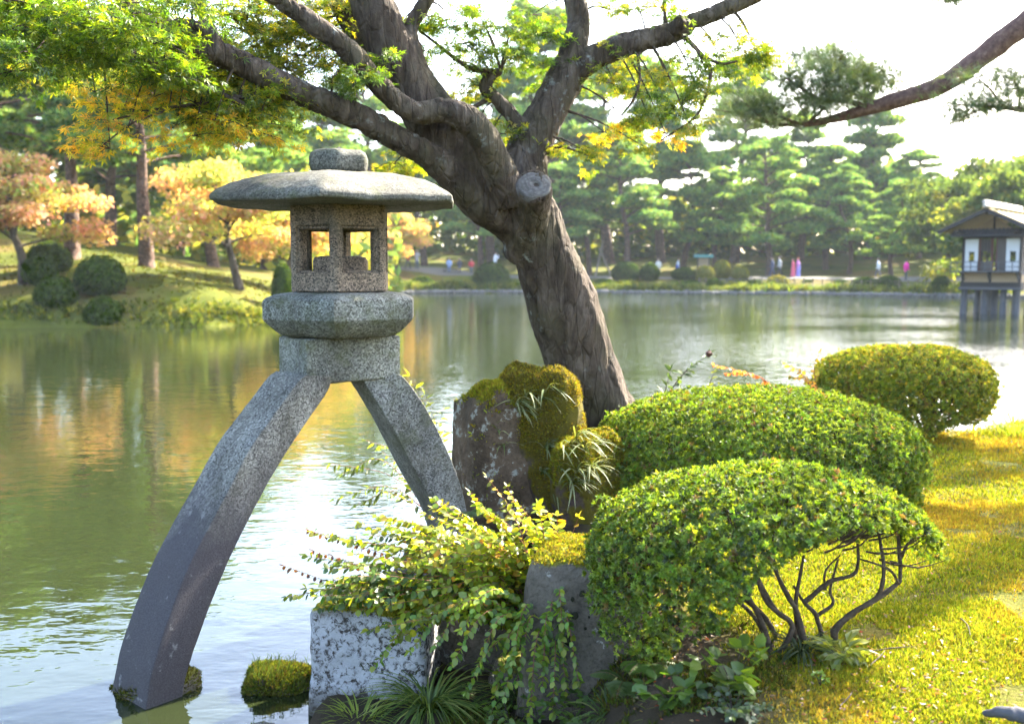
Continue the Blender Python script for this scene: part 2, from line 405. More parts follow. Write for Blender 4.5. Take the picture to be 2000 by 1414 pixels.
m = NT('rock_white'); o = m.obj()
n = m.noise(o, 34, 8, .75, .4); n2 = m.noise(o, 5, 5, .6); nz = m.nz()
c = m.mix(m.step(m.math('ADD', n, m.math('MULTIPLY', m.math('SUBTRACT', n2, .5), .35)), .41, .51), (.048, .042, .036), m.mix(m.noise(o, 60, 4, .7), (.27, .27, .28), (.42, .425, .435)))
c = m.mix(m.step(m.noise(o, 11, 6, .7), .635, .655), c, (.040, .045, .020))
z = m.z(m.pos()); c = m.mix(m.math('MULTIPLY', m.step(m.math('ADD', z, m.math('MULTIPLY', n, .25)), .60, .64), m.step(nz, .8, .3)), c, (.115, .098, .078))
low = m.step(m.math('ADD', z, m.math('MULTIPLY', m.math('SUBTRACT', n2, .5), .35)), .14, .03); c = m.mix(m.math('MULTIPLY', low, .85), c, (.055, .045, .032))
top = m.step(nz, .55, .8); tm = m.math('MULTIPLY', top, m.step(m.noise(o, 4.2, 5, .6), .40, .47))
c = m.mix(top, c, (.27, .24, .19)); c = m.mix(tm, c, m.mix(n, (.12, .115, .012), (.34, .31, .03)))
m.bsdf(c, .95, m.bump(m.math('ADD', n, m.math('MULTIPLY', m.noise(o, 90, 4, .7), .5)), 1., .014), .1)

# lawn: moss, yellow-green with rusty patches
m = NT('lawn'); p = m.pos()
a = m.noise(p, 1.15, 6, .62); b = m.noise(p, 9, 6, .7); d = m.noise(p, 75, 4, .75)
c = m.ramp(a, [(.32, (.125, .145, .016)), (.48, (.17, .18, .018)), (.58, (.21, .18, .024)), (.70, (.17, .115, .026))])
c = m.mix(m.math('MULTIPLY', m.step(b, .55, .72), .6), c, (.13, .085, .045)); c = m.mix(m.math('MULTIPLY', m.step(d, .55, .35), .55), c, (.055, .06, .012))
bare = m.step(m.noise(p, 2.3, 6, .7), .585, .66); c = m.mix(m.math('MULTIPLY', bare, .7), c, (.12, .085, .055)); c = m.mix(.45, c, m.mix(d, (.030, .028, .010), (.11, .09, .03)))
xy = m.add('ShaderNodeSeparateXYZ', {0: p}); lim = m.math('MULTIPLY_ADD', m.step(xy.outputs['Y'], 4.55, 4.2), .42, .66); soil = m.step(m.math('SUBTRACT', m.math('ADD', xy.outputs['X'], m.math('MULTIPLY', b, .3)), lim), .14, -.1)
c = m.mix(soil, c, m.mix(d, (.028, .022, .015), (.075, .058, .038)))
m.bsdf(c, .95, m.bump(m.math('ADD', m.math('MULTIPLY', d, .8), b), 1., .03), .05)
# far banks
m = NT('ground'); p = m.pos()
a = m.noise(p, .22, 7, .65); b = m.noise(p, 2.2, 6, .7)
c = m.ramp(a, [(.34, (.040, .050, .010)), (.48, (.085, .095, .014)), (.60, (.115, .085, .025)), (.74, (.055, .036, .020))]); c = m.mix(m.math('MULTIPLY', m.step(b, .5, .72), .6), c, (.045, .055, .015))
m.bsdf(c, .95, m.bump(b, 1., .12), .05)
m = NT('gravel_path'); p = m.pos(); m.bsdf(m.mix(m.noise(p, 3, 6, .7), (.085, .078, .064), (.14, .128, .106)), .95, None, .1)

m = NT('water'); p = m.pos()
big = m.noise(m.map(p, (.05, .11, 1)), 1., 3, .5)
w1 = m.noise(m.map(p, (2.6, 4.2, 1), (0, 0, R(12))), 1., 3, .55, .2); w2 = m.noise(m.map(p, (8.5, 13, 1), (0, 0, R(-20))), 1., 2, .5)
w3 = m.noise(m.map(p, (.8, 1.3, 1), (0, 0, R(25))), 1., 2, .5)
sx = m.add('ShaderNodeSeparateXYZ', {0: p}).outputs['X']; ruf = m.math('MULTIPLY', m.step(big, .30, .52), m.step(sx, -3., 6.))
h = m.math('ADD', m.math('MULTIPLY', w1, m.math('MULTIPLY_ADD', ruf, 2.6, .55)), m.math('ADD', m.math('MULTIPLY', w2, m.math('MULTIPLY_ADD', ruf, 1.1, .12)), m.math('MULTIPLY', w3, .7)))
m.bsdf((.014, .0185, .0065), .03, m.bump(h, 1., .0085), .5, IOR=1.5)

# flat colours with a little wear
def plain(name, col, rough=.8, var=.25, sc=6, spec=.3, bump=0.):
    m = NT(name); n = m.noise(m.obj(), sc, 6, .65)
    m.bsdf(m.mix(n, tuple(x * (1 - var) for x in col), tuple(min(1, x * (1 + var)) for x in col)), rough, m.bump(n, bump, .01) if bump else None, spec)
plain('dark_wood', (.028, .024, .024), .8, .35, 4)
plain('gray_wood', (.075, .075, .082), .85, .3, 5)
plain('red_wood', (.08, .032, .024), .8, .3, 5)
plain('clay_wall', (.27, .195, .12), .9, .12, 3)
plain('white_paper', (.50, .50, .51), .9, .03, 2)
plain('gray_panel', (.07, .06, .055), .9, .1, 3)
plain('roof_tile', (.045, .05, .065), .55, .25, 6, .5)
plain('shingle', (.22, .17, .065), .9, .3, 2.5)
plain('bamboo', (.34, .32, .27), .6, .15, 8)
plain('bamboo_old', (.16, .13, .095), .8, .25, 8)
plain('copper_roof', (.06, .15, .12), .7, .2, 5)
plain('glass_dark', (.06, .07, .06), .15, .1, 5, .6)
plain('driftwood', (.065, .065, .072), .85, .3, 22, .2, .5)
m = NT('cloth'); m.bsdf(m.attr(), .85, None, .2)
# ------------------------------------------------------------------ the setting
def poly_sd(x, y, poly):
    """signed distance, positive inside"""
    poly = A(poly, float); a = poly; b = np.roll(poly, -1, 0); pt = np.stack([x, y], -1)
    best = np.full(len(pt), 1e9); inside = np.zeros(len(pt), bool)
    for (ax, ay), (bx, by) in zip(a, b):
        e = A([bx - ax, by - ay]); w = pt - A([ax, ay]); t = np.clip((w @ e) / (e @ e), 0, 1)
        best = np.minimum(best, np.linalg.norm(w - t[:, None] * e, axis=1))
        c = ((ay > y) != (by > y)) & (x < (bx - ax) * (y - ay) / (by - ay + 1e-12) + ax); inside ^= c
    return np.where(inside, best, -best)
POND = [(-200, -60), (-200, 32), (-40, 33.6), (-25, 34.4), (-16, 34.8), (-11, 35.4), (-8.8, 37), (-8.4, 41), (-9, 55), (-9.6, 72), (-9.8, 82.5), (-5, 84.5), (4, 84), (17, 81.5), (27, 76.5), (36, 70), (52, 56), (90, 40), (200, 10), (200, -60)]
def ground_z(x, y):
    x = np.asarray(x, float); y = np.asarray(y, float); sh = x.shape; x, y = x.ravel(), y.ravel()
    d = -poly_sd(x, y, POND); q = np.stack([x, y, 0 * x], -1)
    left = sstep(-7.5, -11, x) * sstep(78, 62, y)
    hl = .15 + .40 * np.clip(d, 0, 3) + .17 * np.clip(d - 3, 0, 16)
    hf = .30 + 1.0 * sstep(.5, 7.5, d) + .9 * sstep(2, -10, x) * sstep(2, 9, d) + 2.5 * sstep(16, 45, d)
    h = hl * left + hf * (1 - left) + .16 * fbm(q * .45, 3, 4) * sstep(0, 3, d) + .5 * fbm(q * .1, 8, 3) * sstep(4, 14, d) * left
    z = np.where(d > 0, -.1 + (h + .1) * sstep(0, .9, d), -.1 - .9 * sstep(0, 4, -d))
    z = z + sstep(150, 600, np.hypot(x, y)) * 1.0
    return z.reshape(sh)
def gz(x, y): return float(ground_z(A([x]), A([y]))[0])
gx = np.concatenate([[-700, -450, -300, -180, -120, -90], np.arange(-72, 72.1, .9), [80, 95, 120, 180, 300, 450, 700]])
gy = np.concatenate([[-700, -350, -150, -60, -20, 0, 12, 24], np.arange(30, 130, .9), [140, 160, 200, 300, 450, 700]])
struct('ground', *grid(gx, gy, ground_z), 'ground')
wx = np.concatenate([[-200], np.arange(-60, 61, 6), [200]]); wy = np.concatenate([[-60], np.arange(-4, 96, 5)])
struct('pond_water', *grid(wx, wy, lambda x, y: 0 * x), 'water')

LAWN = [(-1.3, -9), (-1.3, 2.6), (-1.02, 3.9), (-.98, 4.4), (-.72, 5.0), (-.85, 6.2), (-.35, 7.1), (.35, 7.75), (1.3, 8.35), (2.5, 8.95), (3.4, 9.35), (4.4, 9.75), (6, 10.6), (9, 12.3), (16, 15), (30, 17), (30, -9)]
def lawn_z(x, y):
    x = np.asarray(x, float); y = np.asarray(y, float)
    d = poly_sd(x, y, LAWN); q = np.stack([x, y, 0 * x], -1)
    h = .10 + .40 * sstep(.12, .62, x + .25 * sstep(5.2, 6.4, y)) + .035 * fbm(q * 1.3, 21, 3) + .012 * fbm(q * 7, 22, 3) + .05 * sstep(3, 9, x)
    return -.7 + (h + .7) * sstep(-.35, .12, d + .08 * fbm(q * 3, 24, 2))
def lz(x, y): return float(lawn_z(A([float(x)]), A([float(y)]))[0])
lx = np.concatenate([np.arange(-2.2, 4.6, .05), np.arange(4.6, 31, .6)]); ly = np.concatenate([np.arange(-9, 2.4, .6), np.arange(2.4, 10.6, .05), np.arange(10.6, 18, .5)])
lawn_V, lawn_F = grid(lx, ly, lawn_z)
struct('lawn', lawn_V, lawn_F, 'lawn')

# gravel path along the far bank
pv, pf = [], []
pc = catmull([(-13, 90.5), (-4, 91.5), (6, 91), (18, 88.5), (30, 82.5), (42, 74), (60, 63)], 90)
nn = nrm(np.stack([-np.gradient(pc[:, 1]), np.gradient(pc[:, 0])], -1))
for s in np.linspace(-1.5, 1.5, 7):
    q = pc + nn * s; pv.append(np.stack([q[:, 0], q[:, 1], ground_z(q[:, 0], q[:, 1]) + .05], -1))
pv = np.concatenate(pv); k = np.arange(89); pf = np.concatenate([np.stack([r * 90 + k, r * 90 + k + 1, (r + 1) * 90 + k + 1, (r + 1) * 90 + k], 1) for r in range(6)])
struct('path', pv, pf, 'gravel_path')

# ------------------------------------------------------------------ stone lantern
LC = A([-.967, 5.65])
LS = FPX / 5.66                                                       # photo pixels per metre at the lantern
def zl(py): return P(658, py, LC[1])[2]
def hexring(r, z, rot, n=96, soft=0., c=LC):
    """hexagon of circumradius r, softened toward a circle"""
    a = np.linspace(0, 2 * math.pi, n, endpoint=False); k = (a - rot) % (math.pi / 3) - math.pi / 6
    hx = r * math.cos(math.pi / 6) / np.cos(k); ci = r * .955; rr = hx * (1 - soft) + ci * soft
    m = np.minimum(rr, hx * (1 - soft * .0)); return np.stack([c[0] + np.cos(a) * m, c[1] + np.sin(a) * m, np.full(n, z)], -1)
def roughen(V, amp, freq, seed, N=None):
    d = np.stack([fbm(V * freq, seed + i * 7, 3) for i in range(3)], -1); return V + d * amp
toward = math.atan2(-LC[1], -LC[0])                                    # bearing from the lantern to the eye
ROT = toward + R(-5)
lan = thing('stone_lantern', 'two-legged granite lantern straddling the water edge under the leaning maple', 'lantern', (LC[0], LC[1], 0))
# finial
rings = []
for r, py in ((.045, 337.5), (.162, 338), (.172, 333), (.180, 322), (.181, 310), (.170, 301), (.142, 295.5), (.085, 293.6), (.032, 293), (.014, 289.5), (.004, 287)):
    rings.append(hexring(r, zl(py), ROT, 72, 1.))
V, F = loft(rings); part('finial', roughen(V, .006, 9, 31), F, 'granite_roof', lan)
# roof
RR = ROT + R(-2); rings = []
prof = [(.02, 340, 1), (.14, 339, 1), (.22, 340.5, .8), (.33, 344, .6), (.44, 350, .4), (.54, 359, .25), (.62, 370, .15), (.68, 382, .06), (.715, 391, .06), (.722, 395, .06),
        (.722, 401, .06), (.715, 404, .06), (.66, 404.5, .05), (.5, 404.8, .05), (.3, 405, .1), (.05, 405, .5)]
prof2 = []
for (r0, y0, s0), (r1, y1, s1) in zip(prof[:-1], prof[1:]):
    for t in (0, .34, .67): prof2.append((r0 + (r1 - r0) * t, y0 + (y1 - y0) * t, s0 + (s1 - s0) * t))
prof2.append(prof[-1])
for r, py, s in prof2:
    q = hexring(r * 1.015, zl(py), RR, 144, s)
    a = np.linspace(0, 2 * math.pi, 144, endpoint=False); cor = np.cos(3 * (a - RR)) ** 8 * (r / .72) ** 4
    q[:, 2] -= .012 * (1 - cor) * (r / .72) ** 3 * 0 - .010 * cor; rings.append(q)
V, F = loft(rings[::-1]); part('roof', roughen(roughen(V, .008, 4, 33), .005, 26, 35), F, 'granite_roof', lan, sharp=32)
# light box: six walls with a stepped window opening each
zb, zt = zl(568.5), zl(404); Rb = .298; ap = Rb * math.cos(math.pi / 6); box_parts = []
def rect(u0, u1, v0, v1): return [(u0, v0), (u1, v0), (u1, v1), (u0, v1)]
for k in range(6):
    ang = ROT + math.pi / 6 + k * math.pi / 3; n = A([math.cos(ang), math.sin(ang), 0]); t = A([-n[1], n[0], 0]); c0 = A([LC[0], LC[1], 0])
    def w(u, v, d): return c0 + n * d + t * u + A([0, 0, v])
    zo0, zo1 = zl(534), zl(443); zi0, zi1 = zl(530), zl(449); th = .07; e = .0006
    lay = [(rect(-Rb / 2 + e, Rb / 2 - e, zb, zt), ap), (rect(-.114, .114, zo0, zo1), ap), (rect(-.107, .107, zo0 + .007, zo1 - .007), ap - .014),
           (rect(-.098, .098, zi0, zi1), ap - .014), (rect(-.092, .092, zi0 + .006, zi1 - .006), ap - .03), (rect(-.092, .092, zi0 + .006, zi1 - .006), ap - th),
           (rect(-(ap - th) * .577 + e, (ap - th) * .577 - e, zb, zt), ap - th)]
    lay[0:1] = [lay[0], (rect(-Rb / 2 + .012, Rb / 2 - .012, zb + .006, zt - .006), ap)]
    lay[0] = (lay[0][0], ap - .006)
    V = A([w(u, v, d) for q, d in lay for u, v in q]); F = []
    for i in range(len(lay) - 1):
        for j in range(4): F.append([i * 4 + j, i * 4 + (j + 1) % 4, i * 4 + 4 + (j + 1) % 4, i * 4 + 4 + j])
    box_parts.append((V, A(F)))
V, F = join(box_parts); lb = part('light_box', V, F, 'granite_warm', lan, smooth=False)
V, F = loft([hexring(.17, zb + .002, ROT, 48, 1), hexring(.17, zl(510), ROT, 48, 1), hexring(.158, zl(503), ROT, 48, 1), hexring(.12, zl(501), ROT, 48, 1)]); part('inner_block', roughen(V, .004, 14, 3), F, 'granite_warm', lb)
# platform
rings = []
for r, py, s in ((.05, 570, .3), (.32, 570, .06), (.42, 573.5, .03), (.478, 580, .02), (.494, 584, .02), (.498, 588, .02), (.498, 603, .02), (.498, 619, .02), (.492, 622.5, .02), (.455, 633, .03), (.42, 643, .06), (.38, 651, .14), (.33, 655, .3), (.05, 656, .6)):
    rings.append(hexring(r * .94, zl(py), ROT, 144, s))
V, F = loft(rings[::-1]); part('platform', roughen(V, .0016, 14, 41), F, 'granite_green', lan, sharp=20)
# joint block, a rounded cuboid turned so that its end faces the left
def rbox(c, s, rz, r, seed, top_round=None, n=26):
    g = np.linspace(-1, 1, n); Vs, Fs = [], []; h = A(s) / 2
    for ax in range(3):
        for sg in (-1, 1):
            a, b = np.meshgrid(g, g, indexing='ij'); q = np.zeros((n, n, 3)); q[..., ax] = sg; q[..., (ax + 1) % 3] = a; q[..., (ax + 2) % 3] = b * sg
            i, j = np.meshgrid(np.arange(n - 1), np.arange(n - 1), indexing='ij'); Vs.append(q.reshape(-1, 3)); Fs.append(np.stack([i * n + j, (i + 1) * n + j, (i + 1) * n + j + 1, i * n + j + 1], -1).reshape(-1, 4))
    V = np.concatenate([v for v in Vs]); F = np.concatenate([f + k * n * n for k, f in enumerate(Fs)])
    V = V * h; rr = np.full(len(V), r)
    if top_round: rr = np.where(V[:, 2] > 0, top_round, r)
    core = np.clip(V, -(h - rr[:, None]), h - rr[:, None]); d = V - core; V = core + nrm(d) * rr[:, None] * (np.linalg.norm(d, axis=1, keepdims=True) > 1e-9)
    key = np.round(V, 5); _, first, inv = np.unique(key, axis=0, return_index=True, return_inverse=True); V = V[first]; F = inv.ravel()[F]
    ca, sa = math.cos(rz), math.sin(rz); V = V @ A([[ca, sa, 0], [-sa, ca, 0], [0, 0, 1]]) + A(c)
    return roughen(V, .0035, 12, seed), F
WA = R(39)
V, F = rbox([LC[0] - .012, LC[1], (zl(655) + zl(741)) / 2], [.60, .345, zl(655) - zl(741)], WA, .018, 51); part('joint_block', V, F, 'granite_green', lan, sharp=30)
# legs: outline of the front face traced as outer and inner edge, swept across the leg's width
def leg(outer, inner, wa, d0, d1, back, seed, nr=60):
    n = A([math.sin(wa), -math.cos(wa), 0]); o = A([LC[0], LC[1], 0]) + n * (.5 * (d0 + d1) / 2)
    O = catmull([on_plane(x, y, o, n) for x, y in outer], nr); I = catmull([on_plane(x, y, o, n) for x, y in inner], nr); rings = []
    for k in range(nr):
        d = d0 + (d1 - d0) * k / (nr - 1); off = n * (d - (d0 + d1) / 2) * .5; e = I[k] - O[k]; L = np.linalg.norm(e); e = e / L; rad = .008; ring = []
        for cx, cy, a0 in ((rad, rad, 180), (L - rad, rad, 270), (L - rad, d - rad, 0), (rad, d - rad, 90)):
            for a in (0, 30, 60, 90): ring.append((cx + rad * math.cos(R(a0 + a)), cy + rad * math.sin(R(a0 + a))))
        full = []
        for q in range(16):
            full.append(ring[q])
            if q % 4 == 3:
                p1, p2 = ring[q], ring[(q + 1) % 16]
                for t in (.2, .4, .6, .8): full.append((p1[0] + (p2[0] - p1[0]) * t, p1[1] + (p2[1] - p1[1]) * t))
        rings.append([O[k] + off + e * a - n * b for a, b in full])
    V, F = loft(np.array(rings)); return roughen(roughen(V, .005, 3.5, seed), .0025, 20, seed + 3), F
def fc(x, y): return (180 + x / 1.826, 640 + y / 1.826)
lo = [fc(*q) for q in ((770, 168), (735, 198), (660, 300), (560, 440), (480, 590), (400, 740), (330, 880), (262, 1050), (215, 1200), (196, 1300), (176, 1440))]
li = [fc(*q) for q in ((862, 175), (846, 228), (760, 350), (652, 520), (572, 660), (482, 850), (420, 1000), (362, 1150), (330, 1250), (318, 1320), (300, 1460))]
V, F = leg(lo, li, R(49), .27, .33, 0, 61); part('leg', V, F, 'granite_leg', lan, sharp=26)
ro = [fc(*q) for q in ((1090, 165), (1120, 185), (1182, 272), (1250, 400), (1300, 520), (1326, 610), (1345, 720))]
ri = [fc(*q) for q in ((955, 165), (985, 215), (1050, 320), (1105, 425), (1180, 565), (1240, 672), (1275, 780))]
V, F = leg(ro, ri, R(30), .25, .29, 0, 71); part('leg', V, F, 'granite', lan, sharp=26)
# ------------------------------------------------------------------ moss helper
T_BLADE = (A([[-.14, 0, 0], [.14, 0, 0], [.05, .12, 1], [0, -.35, .75]]), A([[0, 1, 2], [1, 0, 3]]))
def rand_frames(N, tilt=.5):
    """z near N, random spin"""
    n = len(N); z = nrm(N + tilt * rng.normal(size=(n, 3))); x = nrm(np.cross(z, randdir(n))); y = np.cross(z, x); return np.stack([x, y, z], -1)
def moss_on(V, F, n, size, cols, parent, thr=.35, seed=1, name='moss', freq=5., w=None, tilt=.45, extra=None, root=None):
    def keep(c, N):
        k = sstep(thr - .15, thr + .2, N[:, 2] + .5 * fbm(c * freq, seed, 3))
        return k * (extra(c) if extra else 1.) + 1e-9
    p, N = sample_surface(V, F, n, keep); M = rand_frames(N + A([0, 0, .4]), tilt)
    v, f, c = scatter(T_BLADE, p - .003, M, size * rng.uniform(.5, 1.35, n), palette(n, cols, .25, w))
    return part(name, v, f, 'moss', parent, c, smooth=False, kind='stuff')
MOSS_Y = [(.26, .25, .02), (.19, .20, .02), (.13, .14, .015), (.20, .145, .02)]
MOSS_G = [(.10, .13, .018), (.065, .09, .014), (.15, .17, .02), (.10, .075, .02)]

# ------------------------------------------------------------------ rocks
plain('hole_shade', (.022, .022, .014), .95, .4, 60, .05, .6)  # near-black colour that stands for the shade inside the gray rock's holes
def rock_mesh(c, s, rz, seed, e=4., amp=.07, level=5, cuts=7, lean=(0, 0)):
    V, F = ico(level); r = np.random.default_rng(seed)
    Q = V / ((np.abs(V) ** e).sum(1, keepdims=True) ** (1 / e))
    for _ in range(cuts):
        n = nrm(r.normal(size=3)); d = r.uniform(.72, .98); k = np.maximum(Q @ n - d, 0); Q = Q - k[:, None] * n * .85
    Q = Q * (1 + amp * fbm(V * 1.7 + seed * 3.1, seed, 4)[:, None] + amp * .35 * fbm(V * 7 + seed, seed + 9, 3)[:, None] + .016 * np.abs(fbm(V * 16 + seed, seed + 12, 3))[:, None])
    Q = Q * A(s) / 2; Q[:, 0] += lean[0] * Q[:, 2]; Q[:, 1] += lean[1] * Q[:, 2]
    ca, sa = math.cos(rz), math.sin(rz); Q = Q @ A([[ca, sa, 0], [-sa, ca, 0], [0, 0, 1]]) + A(c); return Q, F
def boulder(label, mat, c, s, rz, seed, name='boulder', cat='rock', group=None, **kw):
    V, F = rock_mesh(c, s, rz, seed, **kw); o = solo(name, V, F, mat, label, cat, group); return o, V, F
HITS = {}
def hit(px, py, VF, rad=.02):
    V, F = VF; d = nrm(ray(px, py)); T = tri_of(V, F); c = (V[T[:, 0]] + V[T[:, 1]] + V[T[:, 2]]) / 3; e = c - A([0, 0, EYE]); t = e @ d; off = np.linalg.norm(e - t[:, None] * d, axis=1)
    cand = np.where(off < rad)[0]
    if len(cand) == 0: return None, None
    i = cand[np.argmin(t[cand])]; return c[i], nrm(np.cross(V[T[i, 1]] - V[T[i, 0]], V[T[i, 2]] - V[T[i, 0]]))
o, V, F = boulder('tall reddish boulder with moss top beside the lantern leg', 'rock_red', [-.03, 6.62, .70], [.66, .62, 1.26], R(24), 3, e=5, amp=.11, cuts=9, lean=(.04, .03))
HITS['A'] = (V, F)
moss_on(V, F, 9000, .026, MOSS_Y, o, .30, 4, w=[.4, .3, .1, .2], extra=lambda c: sstep(-.28, -.05, c[:, 0] + .5 * (c[:, 2] - 1)) + .05)
o, V, F = boulder('mossy brown boulder draped in strappy leaves at the foot of the maple', 'rock_mossy', [.22, 6.60, .70], [.58, .56, 1.38], R(-10), 8, e=5, amp=.15, cuts=11, lean=(-.06, 0))
HITS['B'] = (V, F)
moss_on(V, F, 20000, .018, [(.22, .17, .02), (.16, .115, .016), (.27, .25, .02), (.10, .08, .015)], o, .0, 6)
o, V, F = boulder('rounded mossy rock between the tall boulder and the wide clipped azalea', 'rock_mossy', [.49, 6.30, .50], [.48, .52, 1.04], R(15), 12, e=4.5, amp=.16, cuts=10)
HITS['C'] = (V, F)
moss_on(V, F, 18000, .018, [(.22, .23, .02), (.14, .16, .016), (.22, .16, .02)], o, .0, 7)
o, V, F = boulder('tall gray rock with dark holes and mossy cap left of the front azalea', 'rock_gray', [.335, 4.42, .17], [.54, .52, 1.30], R(-14), 21, e=8, amp=.07, cuts=2, lean=(.05, .03))
moss_on(V, F, 7000, .017, MOSS_Y, o, .55, 8)
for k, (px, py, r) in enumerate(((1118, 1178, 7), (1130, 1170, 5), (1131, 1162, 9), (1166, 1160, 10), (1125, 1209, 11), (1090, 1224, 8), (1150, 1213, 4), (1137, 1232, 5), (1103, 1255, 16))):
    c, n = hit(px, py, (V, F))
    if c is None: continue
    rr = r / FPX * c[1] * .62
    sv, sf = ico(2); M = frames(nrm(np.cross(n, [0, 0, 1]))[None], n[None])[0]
    q = (sv * A([rr, rr * 1.1, rr * .22]) * (1 + .25 * fbm(sv * 2.2, 40 + k, 2)[:, None])) @ M.T + c + n * .001; part('dark_hole', q, sf, 'hole_shade', o)  # flat lump on the face, the hole's shade put into its colour
# white crusted block standing in the shallows
V, F = rbox([-.655, 4.66, .195], [.56, .46, .62], R(-5), .035, 77, .03, n=60)
V = V + .034 * np.stack([fbm(V * 4, 90 + i, 4) for i in range(3)], -1) + .006 * np.stack([fbm(V * 22, 95 + i, 3) for i in range(3)], -1)
V[:, 2] += (V[:, 2] > .3) * (.07 * (V[:, 0] + .65) * 0 + .10 * (4.66 - V[:, 1]) * -.35); V[:, 0] += .05 * (V[:, 2] - .2) * (V[:, 0] < -.655)
wb = solo('stone_block', V, F, 'rock_white', 'square stone block crusted with white lichen at the water edge', 'rock')
moss_on(V, F, 5200, .014, [(.36, .32, .025), (.26, .25, .02), (.16, .15, .02)], wb, .9, 9, freq=4, extra=lambda c: (c[:, 2] > .42) * sstep(-.88, -.8, c[:, 0]))
o, V, F = boulder('flat pale stone barely breaking the water in front of the white block', 'rock_shore', [-1.15, 4.22, -.035], [.42, .34, .16], R(10), 31, e=2.6, amp=.06, level=4)
moss_on(V, F, 500, .012, MOSS_G, o, .9, 3, freq=9)
o, V, F = boulder('stone footing under the short lantern leg, half hidden by leaves', 'rock_gray', [-.42, 6.08, .16], [.66, .56, .62], R(20), 35, e=4, amp=.06, level=4)
o, V, F = boulder('low brown rock buried under the bright arching shrub', 'rock_gray', [-.12, 4.92, .16], [.62, .42, .52], R(-12), 38, e=4, amp=.07, level=4)
moss_on(V, F, 2500, .016, MOSS_Y, o, .6, 2)
o, V, F = boulder('dark wedge of rock in the gap behind the grass clump', 'rock_gray', [.02, 4.62, .0], [.34, .30, .44], R(30), 43, e=4, amp=.08, level=4)
# islet of moss
V, F = rock_mesh([-1.165, 4.80, .01], [.40, .28, .17], R(6), 52, e=2.8, amp=.12, level=4)
o = solo('moss_islet', V, F, 'rock_gray', 'small mossy islet in the water beside the white block', 'moss islet')
moss_on(V, F, 9000, .022, MOSS_G, o, -.2, 5, tilt=.6)
gpos, gN = sample_surface(V, F, 150, lambda c, N: (N[:, 2] > .2) * 1.); gv = []
for q in gpos:
    a = rng.uniform(0, 6.28); l = rng.uniform(.03, .085); d = A([math.cos(a), math.sin(a), 0]) * rng.uniform(.2, .8)
    gv.append(tube([q, q + A([0, 0, .7 * l]) + d * l * .35, q + A([0, 0, .85 * l]) + d * l], [.0016, .0013, .0003], 4, 3, False))
v, f = join(gv); part('grass', v, f, 'moss', o, np.tile(A([[.10, .15, .025]]), (len(v), 1)), kind='stuff')
# moss collar round the foot of the long lantern leg
lw = G(292, 1350, 0.); V, F = rock_mesh([lw[0] + .015, lw[1] + .07, .005], [.40, .37, .15], R(40), 56, e=3, amp=.12, level=4)
o = solo('moss_collar', V, F, 'rock_gray', 'ring of wet moss round the foot of the long lantern leg', 'moss')
moss_on(V, F, 3500, .018, [(.07, .075, .014), (.10, .11, .016), (.05, .045, .015)], o, -.3, 5)
# weathered root at the corner of the lawn
q = [G(1922, 1392, .52), G(1950, 1391, .545), G(1985, 1397, .545), G(2040, 1402, .545), G(2110, 1420, .52)]
V, F = tube(q, [.010, .022, .026, .024, .02], 40, 12, True, .8, 5, 26.); solo('exposed_root', V, F, 'driftwood', 'grey weathered root lying on the moss at the lower right corner', 'root')

